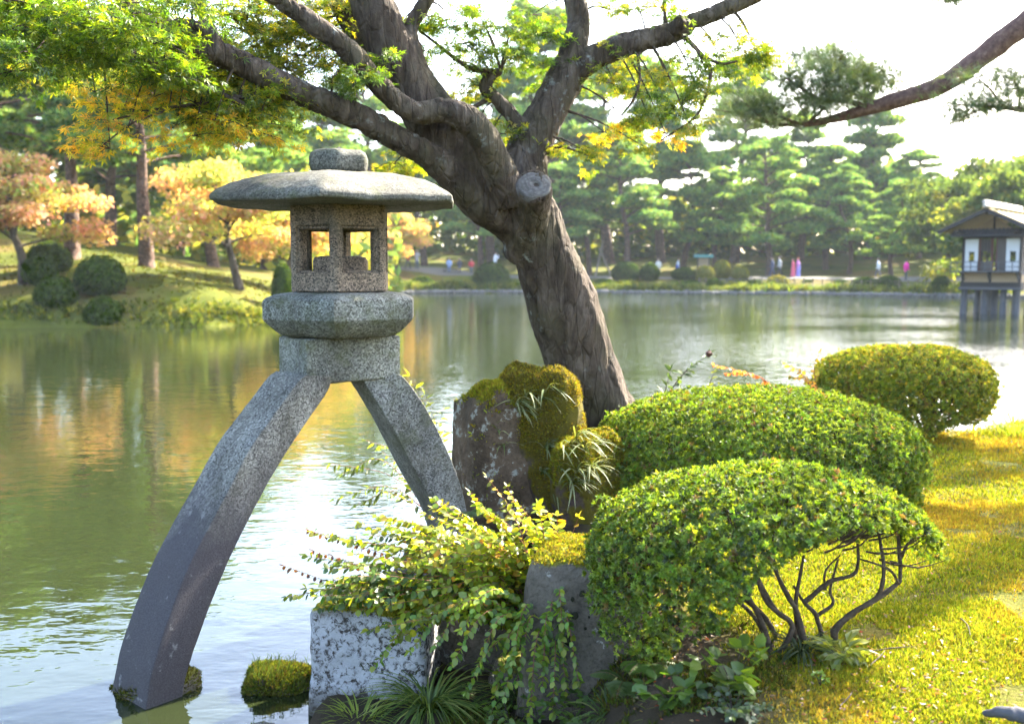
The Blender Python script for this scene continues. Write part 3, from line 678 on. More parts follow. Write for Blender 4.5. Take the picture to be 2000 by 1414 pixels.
# ------------------------------------------------------------------ the leaning maple
def W(px, py, Y, w): return P(px, py, Y), w / 2 / FPX * Y
def limb(pts, sides=14, seed=0, rough=.10, k=4):
    q = [W(*p) for p in pts]; return tube([a for a, _ in q], [b for _, b in q], len(pts) * k, sides, True, rough, seed, 3.5)
limbs = {
 'trunk': [(1232, 1010, 7.32, 240), (1200, 900, 7.25, 188), (1165, 800, 7.2, 152), (1132, 700, 7.1, 140), (1100, 600, 7.0, 140), (1064, 500, 6.9, 124), (1038, 430, 6.85, 114), (1014, 385, 6.8, 96)],
 'B': [(1035, 450, 6.85, 104), (962, 378, 6.75, 108), (892, 300, 6.65, 108), (835, 225, 6.6, 98), (778, 130, 6.55, 86), (738, 40, 6.5, 84), (700, -60, 6.5, 75), (660, -200, 6.4, 60), (600, -400, 6.3, 40)],
 'B2': [(805, 200, 6.6, 70), (732, 112, 6.7, 58), (690, 50, 6.8, 50), (655, -20, 6.8, 46), (600, -150, 6.9, 38)],
 'A': [(1010, 440, 6.8, 76), (940, 398, 6.65, 74), (874, 335, 6.5, 62), (826, 298, 6.4, 54), (770, 268, 6.3, 52), (700, 228, 6.2, 50), (600, 188, 6.05, 48), (520, 150, 5.95, 48), (440, 110, 5.85, 50), (370, 88, 5.8, 46), (310, 62, 5.7, 38), (250, 10, 5.6, 30), (190, -60, 5.5, 22)],
 'A2': [(424, 100, 5.82, 36), (414, 68, 5.8, 27), (398, 30, 5.8, 20), (385, -10, 5.8, 18), (380, -80, 5.8, 12)],
 'A3': [(416, 72, 5.8, 22), (370, 48, 5.75, 20), (300, 42, 5.7, 18), (230, 38, 5.65, 14), (160, 36, 5.6, 9)],
 'C': [(1000, 392, 6.6, 66), (966, 312, 6.45, 60), (940, 262, 6.35, 58), (900, 226, 6.3, 52), (855, 217, 6.28, 46), (815, 222, 6.25, 44), (775, 200, 6.2, 42), (730, 155, 6.15, 42), (690, 108, 6.1, 42), (650, 75, 6.05, 38), (590, 32, 6.0, 38), (530, -10, 5.95, 36), (430, -80, 5.9, 28)],
 'D': [(900, 250, 6.5, 44), (864, 196, 6.55, 32), (835, 150, 6.6, 28), (810, 95, 6.6, 28), (803, 55, 6.6, 27), (822, 20, 6.6, 28), (845, -15, 6.6, 26), (900, -100, 6.6, 18)],
 'E': [(1032, 425, 6.85, 92), (1024, 330, 6.95, 90), (1042, 270, 7.0, 80), (1075, 210, 7.05, 74), (1105, 150, 7.1, 72), (1122, 90, 7.15, 50), (1130, 40, 7.2, 44), (1118, -5, 7.2, 42), (1080, -80, 7.3, 36), (1060, -200, 7.3, 26)],
 'E2': [(1092, 182, 7.1, 66), (1140, 128, 7.1, 49), (1200, 97, 7.1, 44), (1260, 78, 7.15, 40), (1325, 62, 7.2, 40), (1350, 45, 7.2, 34), (1400, 25, 7.25, 32), (1480, -10, 7.3, 28), (1600, -60, 7.4, 20)],
 'E3': [(1032, 268, 6.95, 36), (1000, 228, 6.95, 28), (965, 190, 6.95, 24), (948, 170, 6.95, 24), (962, 148, 6.95, 18), (978, 138, 6.95, 14)],
 'knob': [(1318, 62, 7.15, 34), (1330, 42, 7.1, 28), (1336, 34, 7.08, 22)],
}
sc_c = P(1043, 363, 6.46); sa = nrm(A([.10, -.80, .60])); sr = 34 / FPX * 6.46
parts = [limb(v, seed=i) for i, v in enumerate(limbs.values())]
parts.append(tube([sc_c - sa * .42 + A([-.02, .1, -.18]), sc_c - sa * .22, sc_c + sa * .006], [sr * 1.3, sr * 1.14, sr * 1.12], 10, 18, True, .10, 77, 5))
for j in range(5):          # root flare
    a = R(200 + j * 60); b = P(1215, 930, 7.25); parts.append(tube([b + A([0, 0, .22]), b + A([math.cos(a) * .22, math.sin(a) * .18, -.12]), b + A([math.cos(a) * .5, math.sin(a) * .4, -.42])], [.2, .13, .05], 8, 10))
V, F = join(parts); V, F, N = fuse(V, F, .0125, 4)
twist = A([1.0, 1.0, .28])
rid = np.abs(fbm(V * 9 * twist, 63, 4)); V = V + N * (.011 * fbm(V * 4 * twist, 61, 4) - .011 * np.exp(-(rid / .06) ** 2) + .008 * fbm(V * 22 * twist, 66, 3) + .007 * np.abs(fbm(V * A([34, 34, 14]), 68, 3)))[:, None]
base = P(1200, 900, 7.25)
maple = thing('maple_tree', 'leaning maple with sawn limb stub and spreading branches behind the lantern', 'tree', (base[0], base[1], .45))
trunk = part('trunk', V, F, 'bark', maple)
ring = []; a = np.linspace(0, 2 * math.pi, 40, endpoint=False); u = nrm(np.cross(sa, [0, 0, 1])); v = np.cross(u, sa); wob = 1 + .06 * np.cos(2 * a + 1) + .04 * np.cos(5 * a)
for r_, h_ in ((.01, -.06), (.12, -.05), (.17, .012), (.5, .013), (.86, .012), (.97, .008), (1.02, -.03)):
    w_ = wob if r_ > .3 else 1
    ring.append(sc_c + sa * h_ + (np.cos(a) * r_ * w_)[:, None] * u * sr + (np.sin(a) * r_ * w_)[:, None] * v * sr + ((A([[.12, -.05, 0]]) * sr) if r_ < .3 else 0))
V, F = loft(np.array(ring), False); face = link('sawn_face', npmesh('sawn_face', (V - sc_c) @ np.stack([u, v, sa], -1), F, 'sawn_wood'), maple)
M = Matrix(np.stack([u, v, sa], -1).tolist()).to_4x4(); M.translation = Vector((sc_c - ORG[maple.name]).tolist()); face.matrix_basis = M
# finer branches and leafy sprays
LIMB_PTS = np.concatenate([catmull([P(*q[:3]) for q in v], 40) for k, v in limbs.items() if k not in ('trunk', 'knob')])
twigs = []
def twig(pts): q = [W(*p) for p in pts]; twigs.append(tube([a for a, _ in q], [b for _, b in q], len(pts) * 3, 6, True, .1, 3, 20))
twig([(490, 212, 5.92, 12), (424, 180, 5.8, 12), (396, 156, 5.8, 9), (338, 110, 5.7, 6)])
twig([(970, 142, 6.95, 13), (920, 134, 6.9, 10), (885, 112, 6.9, 8), (850, 84, 6.8, 6), (818, 60, 6.8, 5)])
twig([(950, 195, 6.95, 10), (925, 210, 6.9, 9), (900, 215, 6.9, 7), (880, 212, 6.9, 4)])
twig([(1298, 60, 7.2, 7), (1298, 20, 7.2, 7), (1297, -20, 7.2, 6)])
twig([(1262, 95, 7.15, 9), (1246, 110, 7.1, 6), (1250, 150, 7.0, 6), (1240, 190, 6.9, 5), (1215, 225, 6.9, 4)])
twig([(1335, 70, 7.2, 10), (1372, 110, 7.1, 9), (1388, 145, 7.0, 7), (1370, 210, 6.95, 6), (1345, 240, 6.9, 5), (1290, 275, 6.9, 3)])
twig([(1372, 112, 7.1, 8), (1410, 125, 7.0, 6), (1440, 120, 7.0, 4)])
twig([(1075, 288, 6.95, 5), (1110, 290, 6.9, 5), (1150, 305, 6.85, 3)])
twig([(560, 185, 6.0, 12), (470, 190, 5.9, 10), (380, 205, 5.8, 8), (300, 215, 5.7, 6), (220, 235, 5.6, 4)])
twig([(330, 215, 5.7, 6), (260, 240, 5.6, 4), (200, 285, 5.6, 3)])
GREEN = [(.080, .155, .012), (.12, .20, .013), (.050, .10, .012), (.18, .24, .015)]
LIME = [(.21, .25, .014), (.14, .20, .013), (.33, .30, .016), (.08, .13, .012)]
GOLD = [(.56, .40, .020), (.46, .40, .018), (.60, .33, .025), (.28, .30, .015)]
sprays = []
for q in [(40, 60, 5.0), (130, 30, 5.1), (60, 110, 4.8), (200, 75, 5.2), (235, 120, 5.3), (330, 55, 5.3), (120, -10, 5.2), (0, 0, 4.9), (300, 125, 5.4), (230, 40, 5.0), (20, 140, 5.0), (110, 125, 5.1), (170, 110, 5.2), (-60, 90, 5.), (-50, 10, 5.), (330, 150, 5.5), (380, 20, 5.4), (60, 30, 5.3), (280, 5, 5.2), (170, 20, 4.9), (260, 70, 4.9)]: sprays.append((*q, .28, .05, 270, GREEN))
for q in [(480, 60, 6.4), (560, 105, 6.5), (600, 60, 6.6), (520, 25, 6.5), (640, 15, 6.7), (455, 140, 6.3), (570, 165, 6.2), (440, 30, 6.3), (500, 120, 6.4), (620, 130, 6.5), (390, 120, 6.2), (430, 90, 6.4), (520, 70, 6.6), (590, 110, 6.6), (540, 190, 6.2), (650, 60, 6.8), (610, 20, 6.8), (480, 165, 6.2), (500, 215, 6.1), (720, 60, 7.2), (340, 160, 6.0), (400, 165, 6.0), (80, 135, 6.2), (200, 130, 6.2), (470, -20, 6.5), (560, -30, 6.5), (700, 20, 7.0)]: sprays.append((*q, .33, .07, 430, LIME))
for q in [(185, 180, 5.7), (240, 215, 5.7), (300, 190, 5.8), (345, 245, 5.8), (270, 165, 5.9), (215, 290, 5.6), (420, 235, 5.7), (480, 255, 5.8), (380, 265, 5.7), (250, 250, 5.6)]: sprays.append((*q, .27, .05, 150, GOLD))
for q in [(420, 225, 5.9), (470, 190, 5.9), (505, 240, 5.9), (380, 200, 5.9), (450, 250, 5.9), (330, 215, 5.8)]: sprays.append((*q, .26, .05, 260, LIME))
for q in [(850, 60, 6.8), (905, 85, 6.9), (950, 55, 6.9), (1000, 60, 7.0), (1040, 30, 7.2), (1000, 115, 7.0), (1060, 125, 7.1), (900, 120, 6.9), (960, 100, 6.9), (1085, 155, 7.3), (880, 40, 6.7), (790, 40, 6.9), (1050, 70, 7.1), (930, 20, 7.), (830, 100, 6.8)]: sprays.append((*q, .27, .05, 230, GREEN))
for q in [(720, 140, 6.0), (690, 172, 6.0), (650, 150, 6.2), (740, 115, 6.2)]: sprays.append((*q, .15, .04, 110, GREEN))
for q in [(965, 250, 6.9), (935, 235, 7.), (985, 262, 6.9), (900, 185, 7.), (940, 165, 7.0), (770, 320, 6.7), (810, 310, 6.8)]: sprays.append((*q, .19, .05, 170, LIME))
for q in [(1190, 20, 7.2), (1240, 5, 7.2), (1290, 15, 7.2), (1240, 130, 7.0), (1300, 150, 7.0), (1350, 115, 7.1), (1405, 110, 7.1), (1450, 100, 7.1), (1290, 190, 6.9), (1330, 205, 6.9), (1360, 170, 7.), (1390, 160, 7.), (1200, 165, 7.), (1440, 75, 7.1), (1310, 120, 7.1), (1265, 225, 6.9), (1180, 110, 7.3), (1480, 110, 7.2)]: sprays.append((*q, .23, .07, 210, GREEN if q[0] % 20 else LIME))
for q in [(1230, 240, 6.9), (1180, 258, 6.9), (1300, 262, 6.9), (1255, 285, 6.9), (1345, 240, 6.9), (1150, 300, 6.85), (1115, 292, 6.9), (1475, 90, 7.2)]: sprays.append((*q, .17, .06, 130, LIME if q[0] % 20 else GOLD))
for k in range(20):           # the crown above the frame
    sprays.append((rng.uniform(-300, 1300), rng.uniform(-620, -120), rng.uniform(5.6, 7.6), .42, .07, 130, GREEN if k % 3 else LIME))
TM = t_maple(); LV = []
for (px, py, Y, sp, th, n, pal) in sprays:
    c = P(px, py, Y); near = LIMB_PTS[np.argmin(np.linalg.norm(LIMB_PTS - c, axis=1))]
    if np.linalg.norm(near - c) < 1.4:
        mid = (near + c) / 2 + A([0, 0, .04]); twigs.append(tube([near, mid, c], [.009, .006, .003], 7, 5))
    m = max(4, n // 22); a = rng.uniform(0, 6.28, m); L = sp * np.sqrt(rng.uniform(.15, 1.3, m))
    tips = c + np.stack([np.cos(a) * L, np.sin(a) * L, -.10 * L + th * rng.normal(size=m)], -1)
    for t in tips[::2]: twigs.append(tube([c, (c + t) / 2 + A([0, 0, .02]), t], [.0032, .0025, .0012], 4, 4, False))
    which = rng.integers(0, m, n); u = rng.uniform(.35, 1.08, n)
    pos = c + (tips[which] - c) * u[:, None] + rng.normal(size=(n, 3)) * A([.03, .03, .018])
    ax = nrm((tips[which] - c) * A([1, 1, .4]) + .55 * sp * rng.normal(size=(n, 3)) + A([0, 0, -.22 * sp])); up = nrm(A([0, 0, 1]) + .38 * rng.normal(size=(n, 3)))
    LV.append((pos, frames(ax, up), rng.uniform(.032, .050, n), palette(n, pal, .2)))
V, F = join(twigs)[:2]; part('twigs', V, F, 'stem', maple, kind='stuff')
def leaf_parts(parent, T, pos, M, sc, col, mat, most=300, name='leaf', rest='foliage', score=None, nvar=8, smooth=False):
    """the leaves that show largest become objects of their own; the rest one part"""
    root = parent
    while root.parent is not None: root = root.parent
    org = ORG[root.name]; n = len(pos)
    if score is None:
        e = pos - A([0, 0, EYE]); x = e[:, 0] / e[:, 1]; y = (e[:, 2] / e[:, 1] + math.tan(PITCH)); inside = (abs(x) < .51) & (abs(y) < .36)
        score = sc / e[:, 1] * np.abs(np.einsum('ni,ni->n', M[:, :, 2], nrm(e))) * inside
    order = np.argsort(-score); big = order[:most]; sm = order[most:]
    if len(sm):
        v, f, c = scatter(T, pos[sm], M[sm], sc[sm], col[sm]); part(rest, v, f, mat, parent, c, smooth, kind='stuff')
    key = np.argsort(col[big] @ A([1., .3, 0])); groups = np.array_split(key, min(nvar, max(1, len(big))))
    for g in groups:
        if not len(g): continue
        TF = T[1]; me = npmesh(name, T[0], TF, mat, np.tile(col[big][g].mean(0), (len(T[0]), 1)), smooth)
        for i in big[g]:
            o = bpy.data.objects.new(name, me); COL.objects.link(o); o.parent = parent
            m4 = Matrix((M[i] * sc[i]).tolist()).to_4x4(); m4.translation = Vector((pos[i] - org).tolist()); o.matrix_basis = m4
lp, lM, ls, lc = (np.concatenate([q[i] for q in LV]) for i in range(4))
crown = part('crown', np.zeros((3, 3)) + ORG[maple.name], A([[0, 1, 2]]), 'leaf', maple) if False else None
leaf_parts(maple, TM, lp, lM, ls, lc, 'leaf', 300, 'leaf', 'crown')

# ------------------------------------------------------------------ clipped azaleas
T_D = t_dia(.23, .07); _v, _f, _n = [], [], 0
AZ = [(.105, .175, .013), (.070, .12, .011), (.155, .215, .016), (.036, .060, .010), (.13, .09, .025)]
AZW = [.34, .28, .22, .12, .04]
def rosettes(pos, N, L, cols, w, k=7):
    n = len(pos); z = nrm(N + .35 * rng.normal(size=(n, 3))); x0 = nrm(np.cross(z, randdir(n))); y0 = np.cross(z, x0)
    a = (np.arange(k) * 2.399)[None] + rng.uniform(0, 6.28, (n, 1)); el = rng.uniform(.15, 1.0, (n, k)) ; el[:, 0] = 1.3
    ax = (np.cos(a)[..., None] * x0[:, None] + np.sin(a)[..., None] * y0[:, None]) * np.cos(el)[..., None] + z[:, None] * np.sin(el)[..., None]
    up = np.broadcast_to(z[:, None], ax.shape) + .2 * rng.normal(size=ax.shape)
    c = palette(n, cols, .2, w); c = np.repeat(c, k, 0) * (1 + .15 * rng.normal(size=(n * k, 1))); c = np.clip(c, .004, 1)
    return np.repeat(pos, k, 0), frames(ax.reshape(-1, 3), up.reshape(-1, 3)), np.repeat(L, k) * rng.uniform(.75, 1.2, n * k), c
def dome(n, C, rad, lo, seed, depth=.16, bump=.06, e=2.3):
    """points through the outer shell of a clipped dome: lo = lowest relative height"""
    a = rng.uniform(0, 2 * math.pi, n); zz = rng.uniform(lo, 1, n); h = np.where(zz > 0, (1 - np.clip(zz, 0, 1) ** e) ** (1 / e), 1 - .16 * zz ** 2)
    d = np.stack([np.cos(a) * h, np.sin(a) * h, zz], -1); N = nrm(np.stack([np.cos(a) * h / rad[0], np.sin(a) * h / rad[1], np.clip(zz, -.15, 1) / rad[2]], -1))
    s = (1 + bump * fbm(d * 2.1 + seed, seed, 3) + .05 * fbm(d * 9 + seed, seed + 4, 2)) * (1 - depth * rng.random(n) ** 2.2) * (1 + np.where(rng.random(n) < .05, rng.uniform(0, .075, n), 0))
    return A(C) + d * A(rad) * s[:, None], N
def azalea(label, C, rad, lo, n, L, seed, stems, group, cols=AZ, w=AZW, cut=None, base=None, k=7, depth=.2, inner=.16):
    base = base if base is not None else A([C[0], C[1], lz(C[0], C[1])])
    t = thing('azalea_shrub', label, 'shrub', tuple(base), group)
    pos, N = dome(n, C, rad, lo, seed, depth); p2, N2 = dome(int(n * inner), C, A(rad) * .8, max(lo, -.2), seed + 1, .5); pos = np.vstack([pos, p2]); N = np.vstack([N, N2])
    if cut is not None: q = cut(pos); pos, N = pos[q], N[q]
    v, f, c = scatter(T_D, *rosettes(pos, N, L * rng.uniform(.8, 1.2, len(pos)), cols, w, k)); part('foliage', v, f, 'leaf_glossy', t, c, False, 'stuff')
    for s, r in stems:
        V, F = tube(s, r, len(s) * 6, 9, True, .42, seed, 38); part('stem', V, F, 'stem', t)
    tw = []
    for q in pos[rng.choice(len(pos), 240)]:
        c0 = A(C) + (q - A(C)) * A([.7, .7, .45]); tw.append(tube([c0, (c0 + q) / 2 - A([0, 0, .03]), q], [.005, .0035, .0015], 5, 4, False))
    V, F = join(tw)[:2]; part('twigs', V, F, 'stem', t, kind='stuff'); return t
def auto_stems(C, rad, n, base, seed, r0=.014):
    r = np.random.default_rng(seed); out = []
    for i in range(n):
        a = r.uniform(0, 6.28); q = A([math.cos(a), math.sin(a), 0]); b = A(base) + q * r.uniform(.02, .1); e = A(C) + q * A(rad) * r.uniform(.35, .75) + A([0, 0, rad[2] * r.uniform(-.1, .45)])
        out.append(([b - A([0, 0, .05]), b + (e - b) * .35 + A([0, 0, .03]) + .05 * r.normal(size=3), b + (e - b) * .7 + .05 * r.normal(size=3), e], [r0, r0 * .85, r0 * .6, r0 * .3]))
    return out
def fb(x, y): return (1150 + x / 2.648, 880 + y / 2.648)
def pxstem(pts, Y, r):
    q = [P(*fb(x, y), Y + (dy[0] if dy else 0)) for x, y, *dy in pts]; q[0] = q[0] - A([0, 0, .06 if pts[0][1] > 940 else 0]); return q, np.linspace(r, r * .5, len(q))
fs = [pxstem([(1310, 1055), (1268, 970), (1292, 900), (1380, 830), (1480, 770), (1590, 690, .03), (1612, 640, .05), (1600, 430, .1)], 4.0, .016),
      pxstem([(1400, 820), (1500, 740), (1525, 600), (1500, 430, .1)], 4.0, .011), pxstem([(1605, 690, .03), (1560, 620), (1470, 580), (1400, 560, .1)], 4.0, .006), pxstem([(1612, 560, .05), (1660, 470), (1760, 430)], 4.05, .007),
      pxstem([(1245, 1010), (1190, 900), (1168, 840), (1110, 780), (1060, 700, .1)], 4.1, .012), pxstem([(1185, 850), (1262, 790), (1248, 715), (1290, 560)], 4.12, .008),
      pxstem([(1130, 970), (1082, 850), (1030, 750), (975, 640), (950, 520)], 3.98, .013), pxstem([(1062, 985), (1050, 900), (962, 820), (890, 690), (850, 560)], 4.02, .014), pxstem([(985, 975), (1045, 945), (1040, 880), (925, 790), (860, 640)], 3.95, .013),
      pxstem([(965, 1065), (905, 915), (850, 800), (775, 690), (640, 600)], 3.95, .014), pxstem([(1120, 780), (1200, 710), (1262, 670), (1360, 645), (1392, 590), (1390, 480)], 4.1, .011), pxstem([(1095, 960), (1070, 800), (1090, 660), (1112, 540)], 4.05, .011),
      pxstem([(1030, 1000), (900, 850), (740, 740), (500, 690)], 4.1, .012), pxstem([(1220, 720), (1225, 620), (1300, 540)], 4.15, .006), pxstem([(960, 960), (820, 820), (600, 700), (380, 660)], 4.0, .011)]
def front_cut(p):
    lim = np.interp(p[:, 0], [.3, .55, .72, .9, 1.05, 1.25, 1.5, 1.8], [.44, .53, .65, .78, .87, .93, .95, .86]) + .08 * fbm(p * 5, 5, 2) + .30 * np.clip(4.12 - p[:, 1], 0, 1) * sstep(.45, 1.0, p[:, 0])
    return (p[:, 2] > lim) & (rng.random(len(p)) < np.where(p[:, 2] < .72, .40, 1.))
azalea('front clipped azalea with bare twisted stems, nearest the camera', (1.05, 4.08, .85), (.71, .60, .395), -1.35, 15000, .0225, 5, fs, 'clipped azaleas', k=8, inner=.12, cut=front_cut, base=A([1.12, 4.0, .45]))
C = (1.62, 6.62, .77); azalea('wide low clipped azalea dome in the middle between boulder and lawn', C, (1.11, .78, .49), -.6, 18500, .0245, 7, auto_stems(C, (1.13, .78, .52), 12, (1.9, 6.6, .47), 3), 'clipped azaleas', w=[.36, .2, .34, .06, .04])
C = (3.66, 9.25, 1.0); YEL = [(.20, .23, .014), (.12, .16, .012), (.30, .26, .018), (.16, .10, .02)]
azalea('far clipped azalea at the lawn edge against the bright water', C, (.82, .62, .36), -1.2, 12500, .027, 9, auto_stems(C, (.82, .62, .36), 14, (3.85, 9.2, .45), 5, .02), 'clipped azaleas', YEL, [.4, .35, .2, .05], cut=lambda p: p[:, 2] > np.interp(p[:, 0], [2.8, 3.3, 3.7, 3.95, 4.2, 4.4], [.46, .48, .56, .68, .68, .70]))
# ------------------------------------------------------------------ small plants
T_L = t_leaf(.24, .08, .12); T_W = t_leaf(.14, .05, .22); T_R = t_leaf(.34, .05, .08)
def stem_leaves(path, spacing, L, start=.25, opposite=True, droop=.3, spread=1.0, flat=.7, jit=.25):
    C = catmull(path, 40); seg = np.linalg.norm(np.diff(C, axis=0), axis=1); s = np.concatenate([[0], np.cumsum(seg)]); n = max(2, int(s[-1] * (1 - start) / spacing))
    t = np.linspace(s[-1] * start, s[-1], n); c = np.stack([np.interp(t, s, C[:, i]) for i in range(3)], -1); T = nrm(np.gradient(c, axis=0))
    side = nrm(np.cross(T, A([0, 0, 1.]) + .25 * rng.normal(size=(n, 3)))); pos, ax, up = [], [], []
    for sg in (-1, 1):
        q = slice(None) if opposite else slice((sg + 1) // 2, None, 2)
        pos.append(c[q]); ax.append(nrm(T[q] * .6 + side[q] * sg * spread + A([0, 0, -droop]) + jit * rng.normal(size=c[q].shape))); up.append(nrm(A([0, 0, flat]) + .45 * rng.normal(size=c[q].shape)))
    pos.append(c[-1:]); ax.append(T[-1:]); up.append(A([[0, 0, 1.]]))
    pos, ax, up = map(np.vstack, (pos, ax, up)); frac = np.linalg.norm(pos - C[0], axis=1) / (np.linalg.norm(C[-1] - C[0]) + 1e-6)
    return pos, frames(ax, up), L * rng.uniform(.7, 1.2, len(pos)) * (1.1 - .35 * frac)
def leafy_plant(name, label, cat, base, stems, T, pal, w=None, stemmat='stem', r0=.003, most=300, mat='leaf', group=None, sepstem=True, **kw):
    t = thing(name, label, cat, tuple(base), group); LV = []
    for s in stems:
        opt = dict(kw)
        if isinstance(s, tuple) and isinstance(s[1], dict): opt.update(s[1]); s = s[0]
        p_, w_ = opt.pop('pal', pal), opt.pop('w', w); r_ = opt.pop('r', r0); o_ = stem_leaves(s, **opt); LV.append((*o_, palette(len(o_[0]), p_, .2, w_)))
        V, F = tube(s, [r_, r_ * .75, r_ * .35], 14, 5, True); part('stem', V, F, stemmat, t)
    a, b, c, d = (np.concatenate([q[i] for q in LV]) for i in range(4)); leaf_parts(t, T, a, b, c, d, mat, most); return t
HY = [(.24, .29, .015), (.15, .21, .014), (.36, .34, .02), (.42, .22, .02)]; HYW = [.42, .36, .17, .05]
BROWN = [(.09, .035, .022), (.14, .06, .03)]; DEEP = [(.06, .115, .02), (.045, .09, .018), (.09, .14, .018)]
hb = P(1085, 1215, 4.62); st = []
ends = [(560, 1165, 4.5), (600, 1085, 4.7), (650, 1050, 4.9), (700, 1020, 5.0), (750, 1010, 5.0), (640, 1110, 4.6), (690, 1080, 4.7), (740, 1060, 4.6), (620, 1140, 4.5), (700, 1125, 4.45), (760, 1095, 4.5), (800, 1050, 4.6), (830, 1005, 4.8), (860, 1040, 4.5), (900, 1000, 4.7), (930, 985, 4.6),
        (985, 990, 4.6), (1015, 1010, 4.5), (1050, 985, 4.7), (1075, 1010, 4.5), (780, 1135, 4.4), (820, 1100, 4.4), (700, 1190, 4.35), (760, 1180, 4.3), (850, 1150, 4.35), (680, 1165, 4.4), (880, 1090, 4.4), (920, 1060, 4.45), (960, 1040, 4.5), (900, 1130, 4.35), (1000, 1060, 4.45), (1040, 1050, 4.5), (830, 1190, 4.3), (790, 1215, 4.25),
        (730, 1150, 4.4), (870, 1020, 4.7), (650, 1180, 4.4), (945, 1100, 4.4), (980, 1110, 4.4), (720, 1230, 4.3), (880, 1200, 4.3), (760, 1030, 4.9), (810, 1075, 4.6), (1020, 1120, 4.4), (600, 1150, 4.6), (960, 1010, 4.6), (850, 980, 4.8), (720, 1045, 4.9)]
ends = ends + [(x + rng.uniform(-45, 70), y + rng.uniform(-25, 30), Y + rng.uniform(-.12, .12)) for x, y, Y in ends]
for k, (x, y, Y) in enumerate(ends):
    e = P(x, y, Y); b = hb + A([rng.uniform(-.10, .10), rng.uniform(-.08, .12), -.12]); mid = b + (e - b) * .5 + A([0, 0, .10 + .10 * rng.random()])
    dark = x < 760 and y > 1040; st.append(([b, mid, e], dict(spacing=.024, L=.054, start=.22, pal=(DEEP + HY[:1]) if dark else HY, w=None if dark else HYW)))
for x, y, Y, x2, y2 in [(960, 1395, 4.15, 1000, 1230), (1105, 1350, 4.1, 1090, 1180), (1010, 1330, 4.12, 1040, 1200), (880, 1300, 4.15, 960, 1190), (1060, 1290, 4.12, 1080, 1170), (910, 1350, 4.12, 975, 1250), (730, 1300, 4.2, 840, 1200), (1100, 1265, 4.1, 1092, 1150), (930, 1310, 4.1, 985, 1200), (1035, 1400, 4.05, 1050, 1240), (985, 1360, 4.1, 1020, 1220), (1080, 1390, 4.05, 1085, 1260), (850, 1260, 4.15, 930, 1170), (800, 1270, 4.2, 900, 1180), (1130, 1330, 4.05, 1105, 1200), (1060, 1340, 4.08, 1068, 1200), (900, 1230, 4.12, 970, 1150), (1000, 1290, 4.1, 1030, 1180)]:
    e = P(x, y, Y); m_ = P(x2, y2, Y + .1); st.append(([hb - A([0, 0, .05]), m_, e], dict(spacing=.020, L=.046, start=.3, pal=[(.13, .23, .025), (.09, .17, .02), (.20, .27, .025)], w=None)))
for x, y, Y in [(555, 1105, 4.7), (603, 1035, 4.9), (612, 1075, 4.8), (650, 1085, 4.7)]:     # withered tips
    e = P(x, y, Y); b = P(x + 230, y + 75, Y); st.append(([hb, b, e], dict(spacing=.03, L=.036, start=.62, droop=1.6, pal=BROWN, w=None)))
leafy_plant('arching_shrub', 'sunlit yellow-green shrub arching over the white block below the lantern', 'shrub', (hb[0], hb[1], lz(hb[0], hb[1])), st, T_R, HY, HYW, 'red_stem', .0028)
# upright sprig with bright leaf pairs against the mossy rock
b = P(1075, 1150, 4.9); st = [([b, P(1085, 1080, 4.9), P(1160, 1040, 4.85)], dict(L=.052, start=.3)), ([b, P(1030, 1040, 4.95), P(950, 930, 4.95)], dict(L=.046, start=.25)), ([b, P(1060, 1080, 4.9), P(1020, 1010, 4.95)], dict(L=.045)), ([b, P(1050, 1060, 4.9), P(990, 950, 5.0)], dict(L=.04)), ([b, P(1100, 1090, 4.9), P(1130, 1010, 4.9)], dict(L=.046, start=.3))]
leafy_plant('leafy_sprig', 'tall leafy sprigs with rounded lime leaves in front of the mossy boulder', 'plant', (b[0], b[1], lz(b[0], b[1])), st, T_R, [(.24, .25, .018), (.17, .21, .016), (.30, .20, .02)], None, 'red_stem', .003, spacing=.036)
# willowy sprigs behind the short lantern leg
b = P(850, 1010, 6.5); wil = [([b, P(760, 950, 6.5), P(655, 975, 6.4)], {}), ([b, P(750, 900, 6.5), P(670, 925, 6.4)], {}), ([b, P(780, 890, 6.6), P(715, 860, 6.5)], {}), ([b, P(770, 960, 6.5), P(700, 985, 6.4)], {}), ([b, P(765, 930, 6.5), P(645, 905, 6.4)], dict(pal=BROWN, droop=1.2, start=.7)), ([b, P(800, 930, 6.6), P(745, 880, 6.6)], {}), ([b, P(780, 970, 6.4), P(720, 950, 6.4)], {})]
leafy_plant('willowy_shrub', 'slim branches with narrow pointed leaves hanging over the water between the lantern legs', 'shrub', (b[0], b[1], .2), wil, T_W, [(.13, .21, .02), (.18, .25, .02), (.08, .14, .018)], None, 'red_stem', .003, spacing=.028, L=.09, start=.3, opposite=False)
b = P(890, 930, 7.0); leafy_plant('pointed_leaf_sprig', 'bright narrow-leaved sprig rising behind the joint of the short lantern leg', 'plant', (b[0], b[1], .0), [([b, P(845, 830, 7.), P(800, 735, 6.95)], {}), ([b, P(860, 850, 7.), P(830, 770, 7.)], {}), ([b, P(850, 880, 7.), P(865, 800, 7.)], {})], T_W, [(.22, .26, .02), (.15, .21, .02)], None, 'stem', .003, spacing=.03, L=.095, start=.15, opposite=False)
